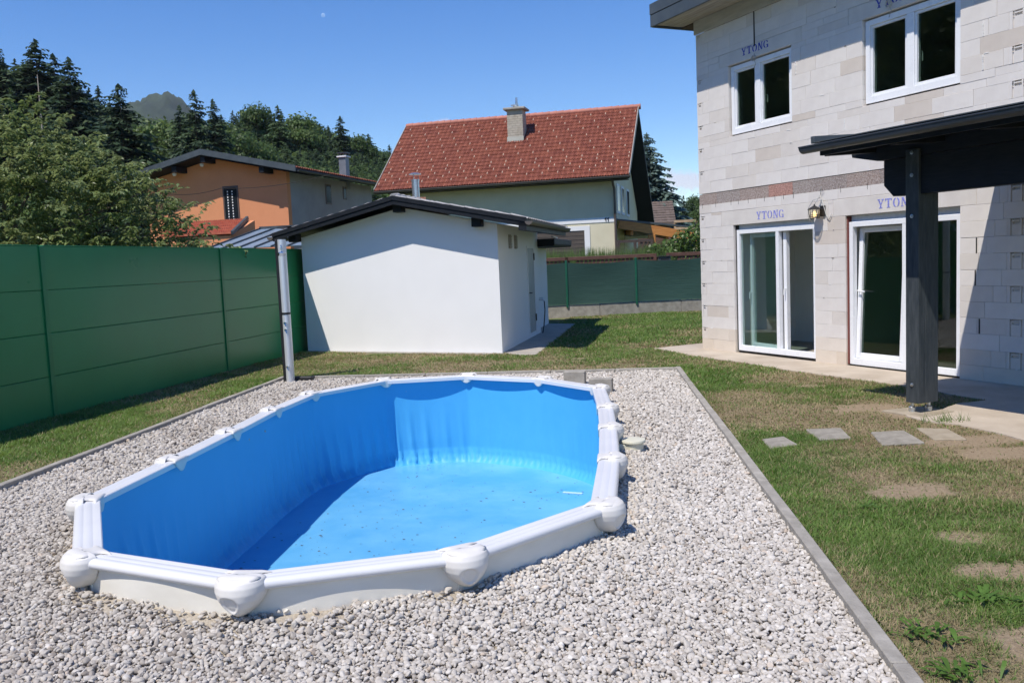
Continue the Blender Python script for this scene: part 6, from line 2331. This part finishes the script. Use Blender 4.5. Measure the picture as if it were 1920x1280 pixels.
# ------------------------------------------------------------------ fruit tree behind the green fence
ft = thing('fruit_tree', 'big fruit tree with drooping pale edged leaves behind the green fence', 'tree', (-9.6, 16.6, 0))
rg = np.random.default_rng(77)
lobes = [(-3.0, 0.3, 3.0, 1.9, 1.9, 1.5), (0.1, 0.1, 3.55, 1.9, 1.9, 1.5), (1.4, 0.0, 3.05, 1.75, 1.7, 1.2), (0.6, 0.2, 4.2, 1.0, 1.0, 0.9), (-1.4, 0.1, 3.8, 1.5, 1.5, 1.2), (2.7, 0.1, 2.05, 1.25, 1.3, 0.8), (3.4, 0.2, 1.95, 0.75, 0.9, 0.55), (0.8, -0.3, 2.1, 2.0, 1.6, 1.0), (-2.0, -0.2, 2.1, 2.2, 1.6, 1.0), (2.3, 0.1, 3.1, 0.9, 0.9, 0.75), (2.7, 0.0, 3.05, 0.85, 1.0, 0.75), (3.2, 0.0, 2.4, 0.85, 0.95, 0.7), (3.85, 0.1, 1.95, 0.55, 0.8, 0.45), (-0.6, 0.0, 4.3, 1.0, 1.0, 0.7), (-3.3, 0.2, 4.0, 1.1, 1.1, 0.9)]
mb = MB()
mb.tube([(0, 0, -0.1), (0.06, 0.02, 0.7), (0.0, 0.05, 1.5)], [0.17, 0.14, 0.12], 10)
tips = []
for L_ in lobes:
    for k in range(3):
        e = np.array(L_[:3]) + rg.normal(0, 0.33, 3) * np.array(L_[3:])
        m_ = np.array([e[0] * 0.45, e[1] * 0.45, 1.5 + (e[2] - 1.5) * 0.6 + 0.1])
        mb.tube([(0, 0.05, 1.35), tuple(m_), tuple(e)], [0.055, 0.03, 0.008], 6)
mb.build('trunk', m_bark, ft, smooth='all')
V, F, T = [], [], []
wts = np.array([a[3] * a[4] * a[5] for a in lobes])
NT = 2000
for L_ in np.array(lobes)[rg.choice(len(lobes), NT, p=wts / wts.sum())]:
    d = rg.normal(0, 1, 3)
    d[1] -= 0.35
    d /= np.linalg.norm(d)
    if d[2] < -0.3:
        d[2] *= -0.6
    o0 = L_[:3] + d * L_[3:] * rg.uniform(0.55, 1.0)
    dirv = d * 0.55 + np.array([rg.normal(0, 0.35), rg.normal(0, 0.35), rg.uniform(0.1, 0.7)])
    dirv /= np.linalg.norm(dirv)
    tl = rg.uniform(0.35, 0.75)
    tb = rg.uniform(-0.18, 0.18)
    nl = int(rg.integers(17, 27))
    for k in range(nl):
        u = (k + 0.5) / nl
        p = o0 + dirv * tl * u + np.array([0, 0, -0.42 * tl * u * u])
        a = rg.uniform(0, 6.28)
        hang = rg.uniform(0.15, 1.0)
        ld = np.array([math.cos(a), math.sin(a), -hang]) + dirv * 0.45
        ld /= np.linalg.norm(ld)
        ll_ = rg.uniform(0.08, 0.13)
        sdv = np.cross(ld, np.array([0, 0, 1.0]) + rg.normal(0, 0.35, 3))
        sdv /= np.linalg.norm(sdv) + 1e-9
        nn = np.cross(sdv, ld)
        w = ll_ * rg.uniform(0.2, 0.28)
        i = len(V)
        V += [p, p + ld * ll_ * 0.5 + sdv * w + nn * w * 0.5, p + ld * ll_ + np.array([0, 0, -0.016]), p + ld * ll_ * 0.5 - sdv * w + nn * w * 0.5]
        F += [(i, i + 1, i + 2), (i, i + 2, i + 3)]
        b = np.clip(0.45 + tb + rg.uniform(-0.25, 0.3), 0, 1)
        T += [b, b]
obj('crown', mesh_np('crown', np.array(V), np.array(F), m_fruit, T), ft)
print('fruit leaves', len(F))

# ------------------------------------------------------------------ lawn blades
m_blade = leaf_mat('grass_blade', (0.085, 0.158, 0.028), (0.140, 0.220, 0.050), trans=0.35, rough=0.5, scale=1.2)
m_dry = leaf_mat('dry_blade', (0.22, 0.18, 0.09), (0.36, 0.30, 0.17), trans=0.3, rough=0.6, scale=1.5)
BLOBS = [(gr(p)[:2], rx, ry, w) for p, rx, ry, w in (((1615, 765), 0.55, 0.35, 1.0), ((1690, 772), 0.35, 0.35, 1.1), ((1830, 825), 0.6, 0.22, 1.1), ((1900, 850), 0.6, 0.25, 1.1), ((1690, 925), 0.42, 0.30, 0.95), ((1880, 1072), 0.33, 0.22, 1.0),
                                                         ((1510, 725), 0.5, 0.4, 0.55), ((1790, 1010), 0.35, 0.3, 0.5), ((1450, 900), 0.18, 0.25, 0.5), ((1500, 960), 0.15, 0.3, 0.45), ((1100, 672), 0.35, 0.35, 0.85), ((1075, 678), 0.25, 0.25, 0.7), ((760, 666), 0.8, 0.25, 0.45), ((1230, 682), 0.7, 0.3, 0.45), ((1900, 1200), 0.3, 0.3, 0.6))]


def lawn_field(x, y):
    # how lush (0..1) the sward is and how bare the soil, used by the soil sheet and by the blades alike
    patch = fbm(x * 0.75, y * 0.75, 41, 5)
    fine = fbm(x * 2.6, y * 2.6, 17, 4)
    lush = np.clip((patch - 0.38) / 0.24, 0, 1)
    nk = np.clip(1.0 - np.abs(((x - kTR[0]) * dR[1] - (y - kTR[1]) * dR[0]) - 0.55) / 1.0, 0, 1) * (y < 13.4)
    lush = lush + 0.42 * nk + 0.40 * np.clip((y - 17.0) / 4.0, 0, 1) * (x > -1) + 0.35 * (x < -3.2)
    worn = np.clip((x - 2.1 - 0.10 * (y - 3.4)) / 1.2, 0, 1) * (y < 13.5)
    back = np.clip((y - 13.2) / 0.6, 0, 1) * np.clip((18.2 - y) / 1.5, 0, 1) * (x > -3.6)
    lush = lush - 0.36 * worn - 0.22 * back + 0.55 * (fine - 0.5)
    dirt = np.zeros_like(x)
    for c_, rx, ry, w in BLOBS:
        dirt = np.maximum(dirt, w * np.exp(-((x - c_[0]) / rx) ** 2 - ((y - c_[1]) / ry) ** 2))
    dirt = np.clip((dirt * (0.6 + 0.8 * fbm(x * 1.9, y * 1.9, 29, 4)) + 1.1 * (fbm(x * 4.3, y * 4.3, 23, 5) - 0.5) - 0.40) / 0.30, 0, 1)
    return np.clip(lush, 0.02, 1), dirt


st_g = 0.085
gx, gy = np.meshgrid(np.arange(-7.6, 7.6, st_g), np.arange(1.8, 29, st_g))
lu_, di_ = lawn_field(gx.ravel(), gy.ravel())
ii = np.arange(gx.size).reshape(gx.shape)
F = np.stack([ii[:-1, :-1], ii[:-1, 1:], ii[1:, 1:], ii[1:, :-1]], -1).reshape(-1, 4)
fcx, fcy = gx.ravel()[F].mean(1), gy.ravel()[F].mean(1)
bedc = np.array(BED).mean(0)
shrunk = [tuple(np.array(p) + (bedc - np.array(p)) / np.linalg.norm(bedc - np.array(p)) * 0.06) for p in BED]
F = F[~inside(fcx, fcy, BED)]
rough_ = 0.006 * (fbm(gx.ravel() * 4, gy.ravel() * 4, 3) - 0.5)
lme = mesh_np('lawn', np.stack([gx.ravel(), gy.ravel(), np.full(gx.size, -0.002) + rough_], 1), F, m_lawn, smooth=True)
for nm, arr in (('dry', 1 - lu_), ('dirt', di_)):
    a = lme.attributes.new(nm, 'FLOAT', 'POINT')
    a.data.foreach_set('value', np.asarray(arr, np.float32))
tag(obj('lawn', lme), 'patchy lawn of green, straw coloured and bare soil round the gravel bed', 'lawn', kind='structure')
bed_out = BED
fence_line = [tuple(fa + fd * s_) for s_ in (-12, sC + 0.05)]
right_limit = [tuple(hw(-3.5, 0)), tuple(hw(7, 0))]


def lawn_points(x0, x1, y0, y1, dens):
    n_ = int((x1 - x0) * (y1 - y0) * dens)
    x, y = RNG.uniform(x0, x1, n_), RNG.uniform(y0, y1, n_)
    k = (x > -0.62 * y - 0.6) & (x < 0.60 * y + 0.5) & ~inside(x, y, bed_out)
    x, y = x[k], y[k]
    fl_ = (x - fa[0]) * (-fd[1]) + (y - fa[1]) * fd[0]      # left of the fence is positive
    k = fl_ < -0.03
    hx = (x - HP[0]) * (-NH[0]) + (y - HP[1]) * (-NH[1])
    hu = (x - HP[0]) * (-DH[0]) + (y - HP[1]) * (-DH[1])
    k &= ~((hx > -0.01) & (hu > -3.52))
    a_ = np.linalg.solve(np.array([[st_[0], ss_[0]], [st_[1], ss_[1]]]), np.stack([x - SB[0], y - SB[1]]))
    k &= ~((a_[1] > -0.12) & (a_[0] < 0.03))
    for poly in [PATIO, APRON] + SLABP:
        k &= ~inside(x, y, poly)
    nl = (x - na[0]) * (-nd[1]) + (y - na[1]) * nd[0]
    k &= nl < -0.02
    return x[k], y[k]


GXs, GYs, GH, GW = [], [], [], []
for (x0, x1, y0, y1, dens, h, w) in ((1.2, 4.2, 2.6, 5.2, 24000, 0.024, 0.0026), (1.4, 5.2, 5.2, 8.2, 12000, 0.025, 0.0036), (1.7, 6.5, 8.2, 11.5, 5600, 0.028, 0.0058), (1.9, 6, 11.5, 16.5, 2800, 0.032, 0.009),
                                     (-7.0, -3.5, 5.5, 12.0, 4200, 0.028, 0.006), (-6.2, -3.0, 12.0, 20, 2600, 0.032, 0.010), (-5.0, 2.8, 13.3, 17.5, 2800, 0.032, 0.009), (-0.4, 6.5, 16.5, 27, 1500, 0.042, 0.016)):
    x, y = lawn_points(x0, x1, y0, y1, dens)
    GXs.append(x)
    GYs.append(y)
    GH.append(np.full(x.shape, h))
    GW.append(np.full(x.shape, w))
x, y, h, w = map(np.concatenate, (GXs, GYs, GH, GW))
lush, dirt = lawn_field(x, y)
u = RNG.uniform(0, 1, x.shape)
keep = u < (0.34 + 0.66 * lush) * (1 - 0.94 * dirt)
x, y, h, w, lush = x[keep], y[keep], h[keep], w[keep], lush[keep]
n = len(x)
isdry = RNG.uniform(0, 1, n) > (0.24 + 0.66 * lush)
tuft = fbm(x * 5.5, y * 5.5, 8, 3)
hh = h * RNG.uniform(0.45, 1.3, n) * (0.45 + 1.05 * tuft) * (0.75 + 0.45 * lush)
az_ = RNG.uniform(0, 6.28, n)
le = RNG.uniform(0.4, 2.2, n) * hh
bx_, by_ = np.cos(az_), np.sin(az_)
ww_ = w * RNG.uniform(0.6, 1.3, n)
V = np.zeros((n, 3, 3))
V[:, 0] = np.stack([x - by_ * ww_, y + bx_ * ww_, np.full(n, -0.002)], 1)
V[:, 1] = np.stack([x + by_ * ww_, y - bx_ * ww_, np.full(n, -0.002)], 1)
V[:, 2] = np.stack([x + bx_ * le, y + by_ * le, hh], 1)
tn = np.clip(RNG.uniform(0.1, 0.9, n) * 0.7 + 0.3 * tuft + 0.12 * lush, 0, 1)
for nm, msk, mt, lab in (('grass', ~isdry, m_blade, 'short green grass blades growing over the lawn'), ('dry_grass', isdry, m_dry, 'short straw coloured dry grass blades among the green')):
    vv = V[msk].reshape(-1, 3)
    o = obj(nm, mesh_np(nm, vv, np.arange(len(vv)).reshape(-1, 3), mt, tn[msk]))
    tag(o, lab, 'grass', kind='stuff')
print('blades', n)

# leafy weeds in the right lawn
m_weed = leaf_mat('weed_leaf', (0.075, 0.150, 0.025), (0.11, 0.20, 0.040), trans=0.35, rough=0.45, scale=8)
weeds = [((1545, 862 + 270), 0.10, 'small light weed rosette at the kerb'),
         ((1330, 797), 0.0, '')]
WL = [((1640, 955), 0.09, 'low weed rosette in the grass between the kerb and the upper worn patch'), ((1840, 1128), 0.14, 'broad dark leaved weed clump at the lower worn patch'),
      ((1742, 1195), 0.12, 'light green weed clump near the bottom right of the lawn, nearest the kerb'), ((1890, 1135), 0.10, 'weed tuft close to the right picture edge beside the broad dark clump'), ((1800, 1265), 0.12, 'weed tuft cut by the bottom edge of the picture')]
for (pp_, r0, lab) in WL:
    q = gr(pp_)
    wt = thing('weed', lab, 'weed', (q[0], q[1], 0), group='weeds in the right hand lawn')
    mb_v, mb_f, tt = [], [], []
    nle = 46
    for k in range(nle):
        a = random.uniform(0, 6.28)
        l = r0 * random.uniform(0.35, 0.85)
        wd = l * random.uniform(0.08, 0.14)
        zt = l * random.uniform(0.1, 0.55)
        ca, sa = math.cos(a), math.sin(a)
        cx_, cy_ = random.gauss(0, 0.5) * r0, random.gauss(0, 0.35) * r0
        i = len(mb_v)
        rows_ = [(0.0, 0.25, 0.0), (0.35, 0.8, 0.6), (0.7, 1.0, 1.0), (1.0, 0.05, 0.82)]
        for u_, w__, z__ in rows_:
            mb_v += [(cx_ + ca * l * u_ - sa * wd * w__, cy_ + sa * l * u_ + ca * wd * w__, zt * z__ + 0.005), (cx_ + ca * l * u_ + sa * wd * w__, cy_ + sa * l * u_ - ca * wd * w__, zt * z__ + 0.005)]
        for s_ in range(3):
            mb_f.append((i + 2 * s_, i + 2 * s_ + 1, i + 2 * s_ + 3, i + 2 * s_ + 2))
            tt.append(0.35 + 0.4 * random.random())
    obj('leaves', mesh_np('leaves', np.array(mb_v), np.array(mb_f), m_weed, tt), wt)
# grass tuft at the pergola foot
q = gr((1772, 792))
tg = thing('grass_tuft', 'thin grey green grass tuft at the foot of the pergola post', 'grass tuft', (q[0], q[1], 0.01))
mv, mf = [], []
for k in range(70):
    a, r_ = random.uniform(0, 6.28), random.uniform(0, 0.16)
    x_, y_ = r_ * math.cos(a) * 1.6, r_ * math.sin(a) * 0.6
    h_ = random.uniform(0.04, 0.12)
    i = len(mv)
    mv += [(x_ - 0.003, y_, 0), (x_ + 0.003, y_, 0), (x_ + random.uniform(-0.08, 0.08), y_ + random.uniform(-0.04, 0.04), h_)]
    mf.append((i, i + 1, i + 2))
obj('blades', mesh_np('blades', np.array(mv), np.array(mf), m_blade, np.random.uniform(0.3, 0.9, len(mf))), tg)

# ------------------------------------------------------------------ the day moon
c = at_y((606, 29), 4000)
mo = MB().lathe([(math.sin(math.pi * k / 12) * 9 + 0.01, -math.cos(math.pi * k / 12) * 9) for k in range(13)], 20).build('moon', M('moon_grey', (0.12, 0.12, 0.12), rough=1.0), None, smooth='all')
mo.location = c
m_ = bpy.data.materials.new('moon_pale')
m_.use_nodes = True
b = m_.node_tree.nodes['Principled BSDF']
b.inputs['Base Color'].default_value = (0.05, 0.05, 0.05, 1)
b.inputs['Emission Color'].default_value = (0.175, 0.34, 0.68, 1)
b.inputs['Emission Strength'].default_value = 1.0
mo.data.materials[0] = m_
tag(mo, 'faint daytime moon high in the blue sky', 'moon')

# ------------------------------------------------------------------ the thin summer haze over the valley
hm = bpy.data.materials.new('valley_haze')
hm.use_nodes = True
hn = hm.node_tree
hn.nodes.remove(hn.nodes['Principled BSDF'])
pv_ = hn.nodes.new('ShaderNodeVolumePrincipled')
pv_.inputs['Color'].default_value = (0.80, 0.88, 1.0, 1)
pv_.inputs['Density'].default_value = 0.0001
hn.links.new(pv_.outputs[0], hn.nodes['Material Output'].inputs['Volume'])
hz_o = MB().box(-960, 960, -960, 1760, -3.0, 345).build('haze', hm, None)
tag(hz_o, 'thin blue summer haze lying over the whole valley', 'haze', kind='stuff')
